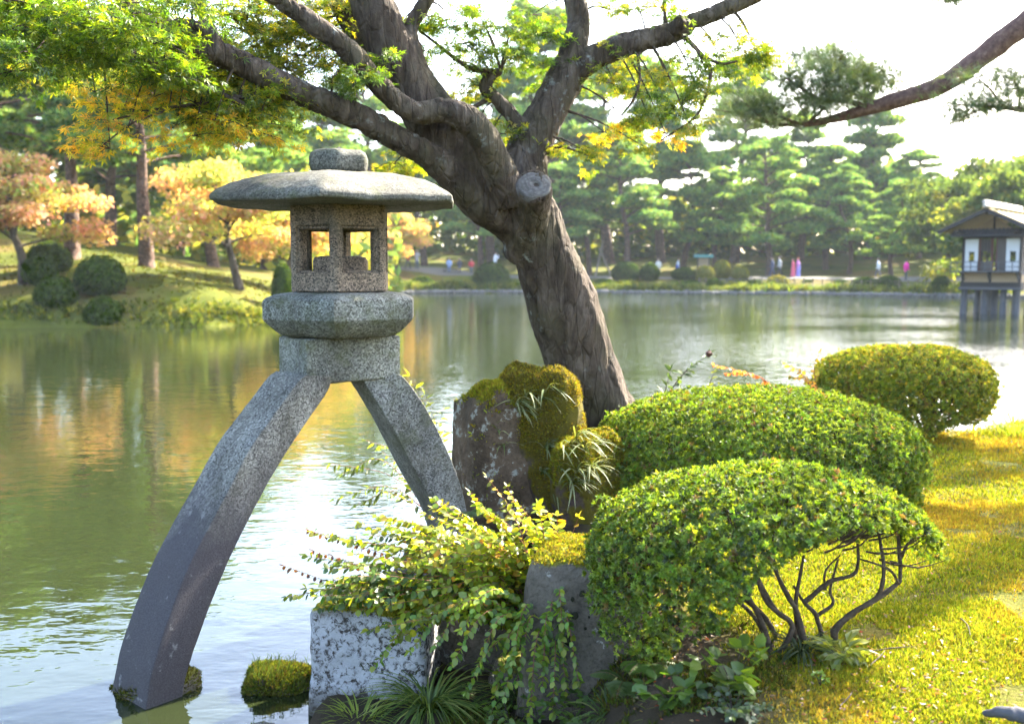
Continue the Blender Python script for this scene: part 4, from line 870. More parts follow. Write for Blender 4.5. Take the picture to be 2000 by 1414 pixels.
# sprigs rising behind the middle azalea
b = P(1290, 800, 7.5); leafy_plant('camellia_sprig', 'dark glossy camellia sprig poking up behind the wide azalea', 'plant', (b[0], b[1], .4), [([b, P(1330, 735, 7.5), P(1385, 692, 7.5)], {}), ([b, P(1300, 760, 7.5), P(1310, 725, 7.5)], {}), ([b, P(1370, 770, 7.45), P(1395, 728, 7.45)], dict(pal=[(.16, .20, .02)], L=.08))], T_L, [(.04, .075, .018), (.06, .10, .02)], None, 'stem', .006, spacing=.045, L=.10, start=.2, opposite=True, mat='leaf_glossy')
o = solo('seed_pod', *tube([P(1383, 697, 7.5), P(1385, 690, 7.5), P(1387, 684, 7.5)], [.012, .03, .006], 9, 8, True, .3, 4, 30), 'red_wood', 'brown seed pod at the tip of the camellia sprig', 'seed pod')
b = P(1540, 790, 8.0); leafy_plant('red_leaf_sprig', 'thin branch of red and orange autumn leaves behind the wide azalea', 'plant', (b[0], b[1], .3), [([b, P(1490, 740, 8.), P(1395, 712, 8.)], {}), ([b, P(1480, 735, 8.), P(1420, 730, 8.)], {}), ([b, P(1500, 760, 8.), P(1440, 752, 8.)], {})], T_R, [(.55, .13, .06), (.50, .20, .05), (.45, .10, .05), (.5, .3, .06)], None, 'red_stem', .004, spacing=.025, L=.05, start=.3)
b = P(1600, 790, 8.2); leafy_plant('yellow_leaf_sprig', 'small yellow and orange leaved twig left of the far azalea', 'plant', (b[0], b[1], .3), [([b, P(1570, 735, 8.2), P(1535, 710, 8.2)], {}), ([b, P(1575, 745, 8.2), P(1545, 735, 8.2)], {}), ([b, P(1590, 720, 8.2), P(1600, 690, 8.2)], {})], T_R, [(.42, .28, .03), (.50, .22, .04), (.25, .24, .02)], None, 'red_stem', .004, spacing=.025, L=.055, start=.2)

# strap-leaved tufts: each blade a part, a few shared meshes
def blade_mesh(name, L, w, arch, seed, mat, col):
    r = np.random.default_rng(seed); t = np.linspace(0, 1, 7); x = L * (t * .55 + arch * .45 * t ** 2); z = L * (t * .95 - arch * .85 * t ** 2.2); ww = w * np.clip(np.sin(math.pi * (t * .86 + .12)), .05, 1)
    Vv = np.concatenate([np.stack([x, ww / 2, z + .15 * ww], 1), np.stack([x, 0 * t, z], 1), np.stack([x, -ww / 2, z + .15 * ww], 1)]); F = []
    for k in range(6):
        for q in (0, 7): F.append([q + k, q + k + 1, q + k + 8, q + k + 7])
    return npmesh(name, Vv, A(F)[:, ::-1], mat, np.tile(A(col), (len(Vv), 1)))
def tuft(name, label, base, n, L, w, cols, spread=.05, arch=(.5, 1.1), group=None, mat='leaf_glossy', lean=0., az=None, anchors=None, steep=.0):
    t = thing(name, label, 'plant', tuple(base), group); ms = [blade_mesh('blade', 1., w / L, np.interp(i, [0, 6], arch), i, mat, A(cols[i % len(cols)])) for i in range(7)]
    for i in range(n):
        o = bpy.data.objects.new('blade', ms[i % 7]); COL.objects.link(o); o.parent = t
        a = rng.uniform(0, 6.28) if az is None else rng.normal(az, .7); q = A([math.cos(a), math.sin(a), 0]) * spread * rng.random() if anchors is None else anchors[rng.integers(len(anchors))] - A(base)
        s = L * rng.uniform(.6, 1.15); o.location = q; o.rotation_euler = (rng.normal(0, .15), rng.uniform(-.45, .15) + steep, a); o.scale = (s, s, s)
    return t
GB = [(.045, .085, .02), (.06, .11, .022), (.10, .15, .03), (.035, .06, .016), (.14, .17, .04)]
b = G(838, 1395, .06); tuft('grass_clump', 'large clump of thin arching grass in front of the white block', b, 230, .31, .0085, [(.07, .12, .02), (.10, .16, .025), (.16, .22, .04), (.05, .085, .018), (.22, .25, .06)], .05, (.7, 1.35), 'grass clumps at the water edge')
b = G(700, 1425, .04); tuft('grass_clump', 'small sunlit grass clump at the lower edge below the white block', b, 90, .22, .007, [(.20, .25, .03), (.13, .19, .025)], .06, (.5, 1.2), 'grass clumps at the water edge')
b = G(1010, 1370, .08); tuft('grass_clump', 'dim grass clump in the gap between the two rocks', b, 110, .26, .008, GB, .06, (.6, 1.3), 'grass clumps at the water edge')
b = G(1195, 1405, .26); tuft('grass_clump', 'grass clump at the bottom edge right of the gray rock', b, 70, .17, .007, GB, .08, (.6, 1.3), 'grass clumps at the water edge')
b = G(1330, 1408, .40); tuft('grass_clump', 'thin grass between the leaves at the bottom edge', b, 60, .13, .006, [(.10, .15, .025), (.07, .11, .02)], .12, (.5, 1.2), 'grass clumps at the water edge')
b = P(1565, 1275, 3.92); b[2] = lz(b[0], b[1]) + .01; tuft('grass_clump', 'dark drooping grass tuft at the base of the front azalea', b, 80, .15, .007, [(.03, .05, .016), (.045, .07, .018)], .07, (.9, 1.5), 'grass clumps at the water edge')
def rock_tuft(label, pts, n, L, az, cols=None):
    an = A([c - n * .01 for c, n in (hit(q[0], q[1], join([HITS['A'], HITS['B'], HITS['C']])[:2]) for q in pts) if c is not None]); tuft('strap_leaf_fern', label, an[0], n, L, .013, cols or [(.11, .14, .05), (.16, .19, .08), (.22, .24, .12), (.08, .12, .03)], .05, (.8, 1.6), 'strap-leaved ferns on the boulders', anchors=an, az=az)
rock_tuft('strap-leaved fern tuft on the crest of the mossy boulder', [(1010, 790, 6.42), (1030, 775, 6.45), (1045, 790, 6.45), (1060, 770, 6.5), (1020, 810, 6.4)], 70, .17, R(-40))
rock_tuft('strap-leaved fern tuft spilling down the middle of the mossy boulder', [(1060, 880, 6.35), (1080, 930, 6.32), (1050, 930, 6.32), (1090, 880, 6.35), (1070, 970, 6.28)], 110, .19, R(-30))
rock_tuft('strap-leaved fern tuft on the round rock beside the wide azalea', [(1120, 850, 6.3), (1150, 880, 6.2), (1130, 930, 6.1), (1160, 920, 6.15), (1110, 960, 6.1)], 90, .20, R(-35))
rock_tuft('few strap leaves on the shaded face of the tall reddish boulder', [(980, 850, 6.3), (990, 880, 6.3), (975, 830, 6.32)], 12, .13, R(-90))

# broad-leaved seedlings and ferns along the lower edge
def broad(label, b, n, L, cols, h, spread, seed, group='broad-leaved plants under the front azalea', T=None, **kw):
    st = []
    for i in range(n):
        a = rng.uniform(0, 6.28); e = A(b) + A([math.cos(a) * spread * rng.uniform(.4, 1), math.sin(a) * spread * rng.uniform(.4, 1), h * rng.uniform(.6, 1.1)]); st.append([A(b), (A(b) + e) / 2 + A([0, 0, h * .25]), e])
    leafy_plant('broad_leaf_plant', label, 'plant', b, st, T or T_R, cols, None, 'stem', .002, L=L, group=group, **kw)
def on_lawn(px, py, z=.46):
    q = G(px, py, z); return A([q[0], q[1], lz(q[0], q[1])])
broad('cluster of oval bright green leaves below the front azalea', on_lawn(1430, 1375), 14, .085, [(.10, .19, .02), (.07, .14, .018), (.15, .22, .02)], .13, .15, 3, spacing=.05, start=.25)
broad('second patch of oval leaves in shade at the lower edge', on_lawn(1310, 1395), 12, .07, [(.05, .10, .02), (.08, .15, .02)], .08, .12, 4, spacing=.035, start=.3)
broad('pale green lance-leaved plant right of the azalea stems', on_lawn(1640, 1310), 12, .13, [(.26, .30, .05), (.18, .24, .04)], .06, .07, 5, T=t_leaf(.17, .10, .35), spacing=.05, start=.5, opposite=False)
broad('grey-green small-leaved plant at the bottom edge', on_lawn(1430, 1420), 18, .034, [(.08, .12, .06), (.06, .10, .04)], .07, .16, 6, spacing=.018, start=.2)
broad('tiny clover-like plant on the moss', on_lawn(1600, 1360), 6, .022, [(.13, .22, .02)], .035, .04, 7, spacing=.02, start=.6)
def fern(label, b, n, L, cols, az0, seed):
    t = thing('fern', label, 'fern', tuple(b), 'ferns beside the gray rock'); r = np.random.default_rng(seed)
    for i in range(n):
        a = az0 + r.normal(0, .9); d = A([math.cos(a), math.sin(a), 0]); l = L * r.uniform(.7, 1.1); s = np.linspace(.08, 1, 22); c = A(b) + d * (s * l)[:, None] * .8 + A([0, 0, 1]) * (l * (s * .75 - .62 * s ** 2))[:, None]
        T = nrm(np.gradient(c, axis=0)); side = nrm(np.cross(T, [0, 0, 1.])); pl = l * .26 * np.sin(np.clip(s * 1.02, 0, 1) * math.pi) ** .7 + .004; ps, ax = [], []
        for sg in (-1, 1): ps.append(c); ax.append(nrm(side * sg + T * .35 - A([0, 0, .15])))
        v, f, cc = scatter(t_dia(.16, .02), np.vstack(ps), frames(np.vstack(ax), np.tile(A([0, 0, 1.]), (44, 1)) + .1 * r.normal(size=(44, 3))), np.tile(pl, 2), palette(44, [cols[i % len(cols)]], .08))
        v2, f2 = tube(c, .0012, 22, 4, False); V, F, C = join([(v, f, cc), (v2, f2, np.tile(A([[.12, .08, .03]]), (len(v2), 1)))]); part('frond', V, F, 'leaf', t, C, False)
fern('small fern with yellowing fronds at the foot of the gray rock', on_lawn(1225, 1370, .34), 14, .24, [(.10, .15, .02), (.28, .24, .02), (.06, .10, .018)], R(-110), 3)
fern('dark fern at the bottom edge below the gray rock', on_lawn(1170, 1425, .28), 14, .22, [(.05, .085, .016), (.08, .11, .018)], R(-60), 5)
fern('bright fern spreading over the soil between gray rock and front azalea', on_lawn(1262, 1360, .36), 14, .22, [(.12, .20, .025), (.09, .16, .02)], R(-90), 11)
fern('low fern at the bottom edge right of the grass clump', on_lawn(1075, 1415, .16), 12, .20, [(.07, .13, .022), (.10, .17, .025)], R(-100), 13)
broad('low leafy cover in the shade below the gray rock', on_lawn(1120, 1400, .2), 14, .05, [(.06, .12, .02), (.09, .16, .022)], .09, .14, 9, spacing=.035, start=.2)
broad('leafy seedlings at the left foot of the front azalea', on_lawn(1250, 1330, .36), 12, .055, [(.10, .18, .02), (.07, .13, .018)], .12, .13, 10, spacing=.04, start=.2)
broad('creeping leaves at the bottom edge left of the gray rock', on_lawn(1000, 1412, .12), 14, .045, [(.07, .13, .02), (.10, .17, .022)], .10, .15, 12, spacing=.035, start=.2)
b = P(905, 990, 5.9); fern('green fern in the nook between the short leg and the tall boulder', b - A([0, 0, .06]), 8, .24, [(.06, .12, .03), (.08, .15, .035)], R(-80), 7)
# reeds at the far right edge of the lawn
b = G(1985, 850, .48); tuft('reed_clump', 'bright green grass growing at the pond edge on the far right', b, 70, .30, .012, [(.16, .25, .03), (.22, .30, .04), (.11, .18, .02)], .22, (.3, .9))
b = G(1900, 850, .48); tuft('reed_clump', 'low pale grass sprouts beside the far azalea', b, 30, .16, .010, [(.20, .26, .04), (.28, .27, .06)], .25, (.3, .9))

# moss carpet of the lawn, grass blades and litter
def lawn_pts(n, x0, x1, y0, y1, pw=1., wide=.58):
    y = y0 + (y1 - y0) * rng.random(n) ** pw; x = rng.uniform(x0, x1, n); q = poly_sd(x, y, LAWN) > .05; q &= (fbm(np.stack([x * 2.6, y * 2.6, 0 * x], -1), 91, 3) + .1 * rng.normal(size=len(x)) < .40); q &= (x > .66 + .42 * sstep(4.55, 4.2, y) + .12 * rng.normal(size=len(x))) & (x / y < wide); x, y = x[q], y[q]; return np.stack([x, y, lawn_z(x, y)], -1)
p = np.vstack([lawn_pts(60000, .45, 2.3, 3.1, 4.6), lawn_pts(66000, .5, 3.9, 4.6, 6.6), lawn_pts(50000, 1.5, 5.6, 6.6, 10), lawn_pts(34000, 1.2, 5.2, 2.2, 7.5, 1., 9.)]); a = fbm(p * 1.15 * A([1, 1, 0]), 31, 4); b = fbm(p * 5, 33, 3)
n = len(p); rust = (sstep(.05, .5, a + .35 * b + .12 * rng.normal(size=n) + .25 * sstep(5.2, 7, p[:, 1])))[:, None] * .85
c = palette(n, [(.18, .22, .016), (.23, .25, .018), (.12, .16, .014), (.29, .27, .025)], .25) * (1 - rust) + palette(n, [(.33, .23, .025), (.27, .16, .03), (.34, .28, .03)], .22) * rust
v, f, c = scatter(T_BLADE, p, rand_frames(np.tile(A([0, 0, 1.]), (n, 1)), .4), rng.uniform(.010, .026, n) * (1 + .12 * (p[:, 1] - 4)), c)
tag(struct('moss_carpet', v, f, 'moss', 'yellow-green and rusty moss carpeting the lawn', 'stuff', c, False), cat='moss')
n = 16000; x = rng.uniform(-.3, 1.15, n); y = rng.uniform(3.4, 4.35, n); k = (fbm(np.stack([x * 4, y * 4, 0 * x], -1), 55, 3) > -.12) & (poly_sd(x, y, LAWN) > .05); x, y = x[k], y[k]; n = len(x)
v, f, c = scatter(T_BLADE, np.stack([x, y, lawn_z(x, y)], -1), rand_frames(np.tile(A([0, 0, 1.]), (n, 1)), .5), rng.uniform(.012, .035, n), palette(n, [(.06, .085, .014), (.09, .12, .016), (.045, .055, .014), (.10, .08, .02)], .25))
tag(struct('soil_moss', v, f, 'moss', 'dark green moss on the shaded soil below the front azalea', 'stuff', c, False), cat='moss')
p = lawn_pts(900, .5, 3, 3.1, 7); gv = []
for q in p[:420]:
    a = rng.uniform(0, 6.28); l = rng.uniform(.02, .07); d = A([math.cos(a), math.sin(a), 0]); gv.append((*tube([q, q + d * l * .4 + A([0, 0, l * .6]), q + d * l + A([0, 0, l * .7])], [.0018, .0014, .0004], 4, 3, False), A([[.17, .22, .03]])))
v, f, c = join(gv); tag(struct('lawn_grass', v, f, 'moss', 'stray grass blades in the moss', 'stuff', c), cat='grass')
p = np.vstack([lawn_pts(2200, .5, 3.6, 3.1, 7.5), np.array([(x, y, lz(x, y)) for x, y in zip(rng.uniform(.45, 1.9, 700), rng.uniform(3.3, 4.4, 700))])]); n = len(p); v, f, c = scatter(T_L, p + A([0, 0, .012]), rand_frames(np.tile(A([0, 0, 1.]), (n, 1)), .3) @ A([[1, 0, 0], [0, 1, 0], [0, 0, 1.]]), rng.uniform(.008, .028, n), palette(n, [(.18, .11, .06), (.12, .06, .03), (.26, .20, .13), (.22, .05, .025), (.26, .16, .03)], .2))
tag(struct('leaf_litter', v, f, 'leaf', 'dry fallen leaves scattered on the moss', 'stuff', c, False), cat='leaves')
for k, (x0, y0, x1, y1) in enumerate([(1875, 1212, 1895, 1245), (1690, 1275, 1790, 1262), (1640, 1390, 1665, 1355), (1700, 1300, 1730, 1268)]):
    q0, q1 = on_lawn(x0, y0, .5) + A([0, 0, .012]), on_lawn(x1, y1, .5) + A([0, 0, .012]); solo('fallen_twig', *tube([q0, (q0 + q1) / 2 + A([.01, 0, .006]), q1], [.003, .0028, .0015], 9, 6), 'stem', ['short dark twig lying on the moss near the right edge', 'long thin twig on the moss right of the azalea stems', 'pale twig on the moss at the lower edge', 'small twig beside the pale green lance-leaved plant'][k], 'twig', 'twigs on the moss')

# ------------------------------------------------------------------ pine reaching in from the right
pine_base = A([9.8, 12.7, .4]); pt = thing('pine_tree', 'pine with reddish bark whose long branch reaches in from the upper right', 'tree', tuple(pine_base))
tr = [pine_base - A([0, 0, .2]), pine_base + A([.1, .05, 2.0]), pine_base + A([-.05, 0, 4.3]), pine_base + A([.2, .1, 7.0]), pine_base + A([.1, .3, 10])]
V, F = tube(tr, [.42, .34, .30, .22, .10], 40, 16, True, .12, 3, 3); part('trunk', V, F, 'bark_pine', pt)
YB = 12.0; main = [tr[2] + A([0, .02, .6]), P(2180, -60, YB), P(2000, 50, YB), P(1920, 110, YB), P(1850, 160, YB), P(1790, 185, YB), P(1740, 200, YB), P(1690, 215, YB), P(1630, 232, YB), P(1570, 243, YB)]
V, F = tube(main, [.17, .155, .138, .124, .114, .110, .098, .074, .054, .036], 60, 14, True, .16, 9, 9); part('branch', V, F, 'bark_red', pt)
sub = [[(1700, 213), (1660, 200), (1600, 193), (1570, 195)], [(1640, 230), (1560, 243), (1500, 240), (1450, 225), (1385, 212)], [(1720, 205), (1660, 180), (1630, 160), (1600, 135)], [(1630, 165), (1650, 145), (1675, 138)], [(1690, 200), (1710, 170), (1695, 140)], [(1600, 195), (1560, 170), (1530, 150)], [(1560, 243), (1520, 225), (1490, 200)], [(1655, 195), (1690, 160), (1730, 150)], [(1580, 240), (1610, 210), (1625, 180)], [(1500, 240), (1470, 215), (1440, 190)], [(1600, 140), (1580, 120), (1580, 105)], [(1640, 150), (1640, 120), (1650, 105)]]
tips = []; TV = []
for k, s in enumerate(sub):
    q = [P(x, y, YB + .2 * math.sin(k * 2.1) * i) for i, (x, y) in enumerate(s)]; TV.append(tube(q, np.linspace(.042 if k < 2 else .024, .008, len(q)), len(q) * 4, 7, True, .15, k, 20)); C = catmull(q, 14); tips += list(C[4:])
# second spray hanging lower at the right edge
s2 = [tr[2] - A([0, 0, .1]), P(2120, 230, 11.6), P(2000, 215, 11.4), P(1930, 208, 11.4), P(1870, 205, 11.3)]; TV.append(tube(s2, [.09, .06, .035, .02, .008], 26, 8, True, .15, 4, 12)); tips += list(catmull(s2, 24)[13:])
for s in ([(1960, 212), (1930, 170), (1900, 150)], [(1990, 214), (1990, 180), (1975, 150)], [(1930, 208), (1890, 225), (1850, 235)], [(2020, 218), (2010, 180), (2010, 150)]):
    q = [P(x, y, 11.35) for x, y in s]; TV.append(tube(q, [.015, .01, .005], 10, 6)); tips += list(catmull(q, 9)[3:])
q = [tr[3], P(2150, -120, 12.4), P(1950, -20, 12.4), P(1860, 0, 12.4), P(1845, 6, 12.4)]; TV.append(tube(q, [.1, .07, .05, .03, .015], 22, 8, True, .15, 4, 12)); tips += list(catmull(q, 22)[18:])
V, F = join(TV); part('branchlets', V, F, 'bark_red', pt)
tips = A(tips); p = tips[rng.integers(0, len(tips), 3400)] + rng.normal(size=(3400, 3)) * A([.18, .16, .055]); n = len(p)
d = nrm(rng.normal(size=(n, 3)) + A([-.25, 0, .7]))
v, f, c = scatter(t_brush(14, .62, .013), p, np.stack([nrm(np.cross(d, randdir(n))), np.zeros((n, 3)), d], -1) * 0 + rand_frames(d, .1), rng.uniform(.12, .20, n), palette(n, [(.085, .125, .035), (.12, .16, .04), (.06, .09, .03)], .2))
part('needles', v, f, 'needle', pt, c, False, 'stuff')
for k, cc in enumerate(((9.4, 13.9, 6.5), (8.6, 12.0, 6.5), (11, 13, 8), (12, 12, 7.5), (10.5, 11, 8.5), (11.5, 14.5, 7))):      # upper crown, out of frame, shades the lawn in streaks
    cc = A(cc); n = 420; p = cc + rng.normal(size=(n, 3)) * A([1.0, .28, .12]); d = nrm(A([0, 0, 1]) + .6 * rng.normal(size=(n, 3)))
    v, f, c = scatter(t_brush(12, .8, .03), p, rand_frames(d, .1), rng.uniform(.16, .24, n), palette(n, [(.06, .085, .03)], .2)); part('needles', v, f, 'needle', pt, c, False, 'stuff')
    a = tr[2] + (tr[4] - tr[2]) * np.clip((cc[2] - 5.2) / 6, 0, 1); V, F = tube([a, (a + cc) / 2 + A([0, 0, .15]), cc], [.06, .04, .02], 9, 7); part('branch', V, F, 'bark_red', pt)
# ------------------------------------------------------------------ background trees
T_Q = t_quad()
def pine_model(H, seed, spread=.30, first=.30, nb=30, lean=.05, nt=11500, ts=.38, pad=(.082, .052)):
    r = np.random.default_rng(seed); t = np.linspace(0, 1, 7); bend = np.cumsum(r.normal(0, lean, (7, 2)), 0) * H * .28; bend -= bend[0]
    tr = np.stack([bend[:, 0], bend[:, 1], t * H], -1); R0 = .019 * H + .05
    TV = [tube(tr, R0 * (1.12 - t * .98), 22, 9, True, .12, seed, 1.5)]; pads = []
    for i in range(nb):
        h = first + (1 - first) * (i + .3 * r.random()) / nb; a = i * 2.4 + r.normal(0, .4); L = H * spread * (1.08 - .78 * ((h - first) / (1 - first)) ** 1.4) * r.uniform(.65, 1.1)
        b = A([np.interp(h, t, tr[:, k]) for k in range(3)]); e = b + A([math.cos(a) * L, math.sin(a) * L, H * r.uniform(-.03, .09)]); m_ = (b + e) / 2 + A([0, 0, H * r.uniform(-.01, .03)])
        TV.append(tube([b, m_, e], [R0 * .30, R0 * .2, R0 * .08], 7, 6)); s = (.75 + .5 * r.random()) * (1.1 - .35 * h)
        pads += [(e, s), (m_ + (e - m_) * .35 + A([0, 0, .01 * H]) + r.normal(0, .02 * H, 3), s * .9)] + ([(e + A([math.cos(a + 1.3), math.sin(a + 1.3), .05]) * .07 * H, s * .7)] if r.random() < .6 else [])
    top = tr[-1]; pads += [(top + A([0, 0, -.01 * H]), .75), (top + A([.03 * H, 0, -.04 * H]), .8), (top + A([-.03 * H, .02 * H, -.05 * H]), .8)]
    w = A([q[1] for q in pads]) ** 2; which = r.choice(len(pads), nt, p=w / w.sum()); c = A([q[0] for q in pads])[which]; s = A([q[1] for q in pads])[which][:, None]
    d = nrm(r.normal(size=(nt, 3))) * r.random((nt, 1)) ** .4; d[:, 2] = np.abs(d[:, 2]) * 1.2 - .25
    p = c + d * s * H * A([pad[0], pad[0], pad[1]]) * (1 + .3 * fbm(c * 3 + d * 2, seed, 2)[:, None]); N = nrm(d * A([.7, .7, .3]) + A([0, 0, .8]) + .35 * r.normal(size=(nt, 3)))
    crown = scatter(t_brush(6, .95, .13), p, rand_frames(N, .2), ts * r.uniform(.6, 1.2, nt), palette(nt, [(.14, .24, .075), (.20, .31, .08), (.09, .17, .07), (.27, .33, .08)], .2))
    return join(TV)[:2], crown
def leafy_model(H, seed, cols, w=None, first=.35, nb=12, spread=.42, nl=5200, ls=.22, flat=.35, trunkbend=.06, puff=.16, layers=False):
    r = np.random.default_rng(seed); t = np.linspace(0, 1, 5); bend = np.cumsum(r.normal(0, trunkbend, (5, 2)), 0) * H * .4; bend -= bend[0]
    tr = np.stack([bend[:, 0], bend[:, 1], t * H * .85], -1); R0 = .022 * H + .05; TV = [tube(tr, R0 * (1.15 - t), 16, 8, True, .12, seed, 2)]; puffs = []
    for i in range(nb):
        h = first + (.95 - first) * i / nb; a = i * 2.4 + r.normal(0, .3); L = H * spread * (1.05 - .6 * (h - first)) * r.uniform(.5, 1.1); b = A([np.interp(h / .85 * .8, t, tr[:, k]) for k in range(3)])
        e = b + A([math.cos(a) * L, math.sin(a) * L, H * r.uniform(.02, .16)]); TV.append(tube([b, (b + e) / 2 + A([0, 0, .03 * H]), e], [R0 * .4, R0 * .25, R0 * .1], 6, 6)); puffs += [e, (b + e) / 2 + A([0, 0, .06 * H]), e + r.normal(0, .07 * H, 3) * A([1, 1, .5])]
    puffs = A(puffs); wh = r.integers(0, len(puffs), nl); d = nrm(r.normal(size=(nl, 3))) * r.random((nl, 1)) ** .45
    p = puffs[wh] + d * H * A([puff, puff, puff * flat]) * r.uniform(.7, 1.2, len(puffs))[wh][:, None]; z = p[:, 2] / H
    pc = palette(len(puffs), cols, .12, w)[wh] * .55 + palette(nl, cols, .15, w) * .45; d[:, 2] = np.abs(d[:, 2]) + .4
    return join(TV)[:2], scatter(T_Q, p, rand_frames(d, .6), ls * r.uniform(.6, 1.3, nl), pc)
def put(model, label, loc, scale=1., rz=0., name='pine_tree', group=None, bark='bark_pine', leaf='far_needle', cache={}, sx=None):
    k = id(model)
    if k not in cache: cache[k] = (npmesh('trunk', *model[0], bark), npmesh('crown', model[1][0], model[1][1], leaf, model[1][2], False), model)
    t = thing(name, label, 'tree', tuple(loc), group, rz); t.scale = (sx or scale, sx or scale, scale)
    link('trunk', cache[k][0], t); link('crown', cache[k][1], t); return t
def at(px, Y, dz=-.1): X = (px - 1000) / FPX * Y * 1.0; return A([X, Y, gz(X, Y) + dz])
PA, PB, PC, PD = pine_model(14, 3), pine_model(14, 8, .25, .42, 28, .06), pine_model(14, 15, .34, .18, 32, .09), pine_model(14, 23, .20, .25, 34, .03, 11500, .38)
PE = pine_model(14, 62, .26, .44, 28, .022)
PT = pine_model(20, 31, .21, .35, 32, .04, 11500, .47)
FG = 'pines across the pond'
for model, px, Y, h, rz, label in [
    (PA, 1222, 97, 13.5, 0, 'broad layered pine with thick trunk right of the maple trunk across the pond'), (PC, 1500, 96, 12.5, 2.2, 'spreading pine with a slanting bare trunk behind the two strolling people'),
    (PC, 1738, 93, 8.5, 4.0, 'low bluish pine with wide pads left of the tea house'), (PB, 1150, 99, 11.5, 1, 'pine with dark upright trunk just right of the maple trunk across the pond'),
    (PT, 1432, 112, 22, .5, 'tall dark pine rising behind the middle of the far bank'), (PD, 1690, 110, 16.5, 1.7, 'narrow conifer with pointed top right of centre behind the far bank'),
    (PT, 1085, 108, 27, 3.2, 'tallest pine behind the right limb of the maple'), (PB, 1330, 104, 13, 2.9, 'pine between the notice board and the tall dark pine'), (PA, 1610, 103, 12, 4.4, 'pine with leaning dark trunk behind the magenta figure'),
    (PA, 940, 98, 10.5, 5.1, 'pine behind the photographer in white left of the maple trunk'), (PB, 1190, 114, 24, 5.6, 'tall hazy pine right of the maple fork'), (PA, 1395, 99, 10, 3.5, 'small rounded pine behind the golden bushes'), (PC, 1655, 98, 10, .9, 'bushy pine between the strolling people and the fence'), (PA, 1090, 95, 10, 2.4, 'dense pine half hidden by the maple trunk'), (PT, 1290, 114, 21, 4.4, 'tall pine behind the broad layered pine'), (PD, 1560, 112, 15, .3, 'slender pine in the second row behind the strolling people'),
    (PB, 830, 104, 14, .9, 'pine seen between lantern roof and maple limb'), (PT, 720, 108, 21, 1.9, 'tall pine behind the lantern top'), (PA, 620, 100, 15, 3.6, 'pine left of the lantern finial in the distance'),
    (PT, 960, 114, 20, 4.9, 'tall pine seen through the fork of the maple'), (PA, 1790, 108, 11, 1.2, 'hazy pine behind the low bluish pine'), (PB, 560, 116, 17, 2.5, 'far pine behind the orange maple grove')]:
    m0 = 20 if model is PT else 14; s = h / m0; put(model, label, at(px, Y), s, rz, group=FG, sx=s * 1.12)
LG = 'pines on the left bank'
for model, px, Y, h, rz, label in [
    (PE, 290, 43.5, 10.2, .7, 'thick reddish-trunked pine standing on the left bank slope'), (PE, 146, 44, 10.6, 3.9, 'pine with tall grey trunk behind the left orange maple'), (PA, 20, 55, 12.5, 1.4, 'pine at the left edge of the picture'),
    (PC, 420, 58, 10.5, 5, 'spreading pine behind the right orange maple'), (PA, 220, 62, 12, 2.2, 'pine far back between the two trunks on the left bank'), (PT, -60, 60, 16, 1, 'tall pine beyond the left edge'), (PC, 520, 66, 10.5, .4, 'pine behind the lantern roof edge on the left bank'), (PB, 350, 72, 13, 3, 'back-row pine on the left bank'), (PA, 90, 75, 16, 4.6, 'distant pine at the far left'), (PA, -190, 52, 13, 2.7, 'pine standing past the left edge of the picture'), (PC, -330, 62, 15, .3, 'spreading pine further along the left bank'), (PB, -480, 56, 14, 4.1, 'pine at the far end of the left bank')]:
    m0 = 20 if model is PT else 14; s = h / m0; put(model, label, at(px, Y), s, rz, group=LG, sx=s * 1.35)
OR = [(.62, .32, .21), (.60, .42, .17), (.46, .45, .10), (.22, .32, .06), (.60, .27, .21)]
MA = leafy_model(6, 41, OR, [.28, .27, .2, .15, .10], .34, 15, .46, 11000, .15, .48, .10, .18); MB = leafy_model(6, 44, OR, [.16, .22, .28, .28, .06], .34, 15, .46, 11000, .15, .48, .10, .18)
MG = 'autumn maples on the left bank'
put(MA, 'orange-leaved maple at the left edge above the round shrubs', at(48, 38.5), .95, .6, 'maple_tree', MG, 'bark', 'far_leaf'); put(MB, 'orange and green maple left of the lantern box', at(470, 41), .98, 2.2, 'maple_tree', MG, 'bark', 'far_leaf')
put(MB, 'small orange maple seen through the lantern box windows', at(640, 80), 1.15, 4.2, 'maple_tree', MG, 'bark', 'far_leaf'); put(MA, 'orange-tipped maple right of the lantern box', at(775, 88), 1.05, 5.2, 'maple_tree', MG, 'bark', 'far_leaf')
put(MB, 'maple past the left edge of the picture', at(-140, 40), 1., 3.4, 'maple_tree', MG, 'bark', 'far_leaf')
put(MA, 'orange maple half behind the lantern roof', at(560, 47), .95, 4.6, 'maple_tree', MG, 'bark', 'far_leaf')
GN = [(.08, .125, .03), (.11, .155, .03), (.06, .10, .03), (.24, .23, .04)]
BL = leafy_model(11, 51, GN, [.36, .34, .22, .08], .22, 16, .38, 6500, .34, .55, .05, .15); BG = 'broadleaf trees behind the tea house'
for px, Y, s, rz, label in [(1850, 84, .85, 0, 'dark leafy tree left of the tea house roof'), (1930, 72, .86, 2, 'leafy tree right behind the tea house'), (2010, 70, .9, 4, 'leafy tree behind the right end of the tea house'), (1960, 92, 1.05, 1, 'taller leafy tree behind the tea house'), (1890, 100, 1.0, 3, 'yellow-tinged leafy tree far behind the tea house'), (2080, 85, 1.05, 5, 'leafy tree at the right edge'), (1730, 118, .95, 2.4, 'distant leafy tree behind the low bluish pine')]:
    put(BL, label, at(px, Y), s, rz, 'broadleaf_tree', BG, 'bark', 'far_leaf')
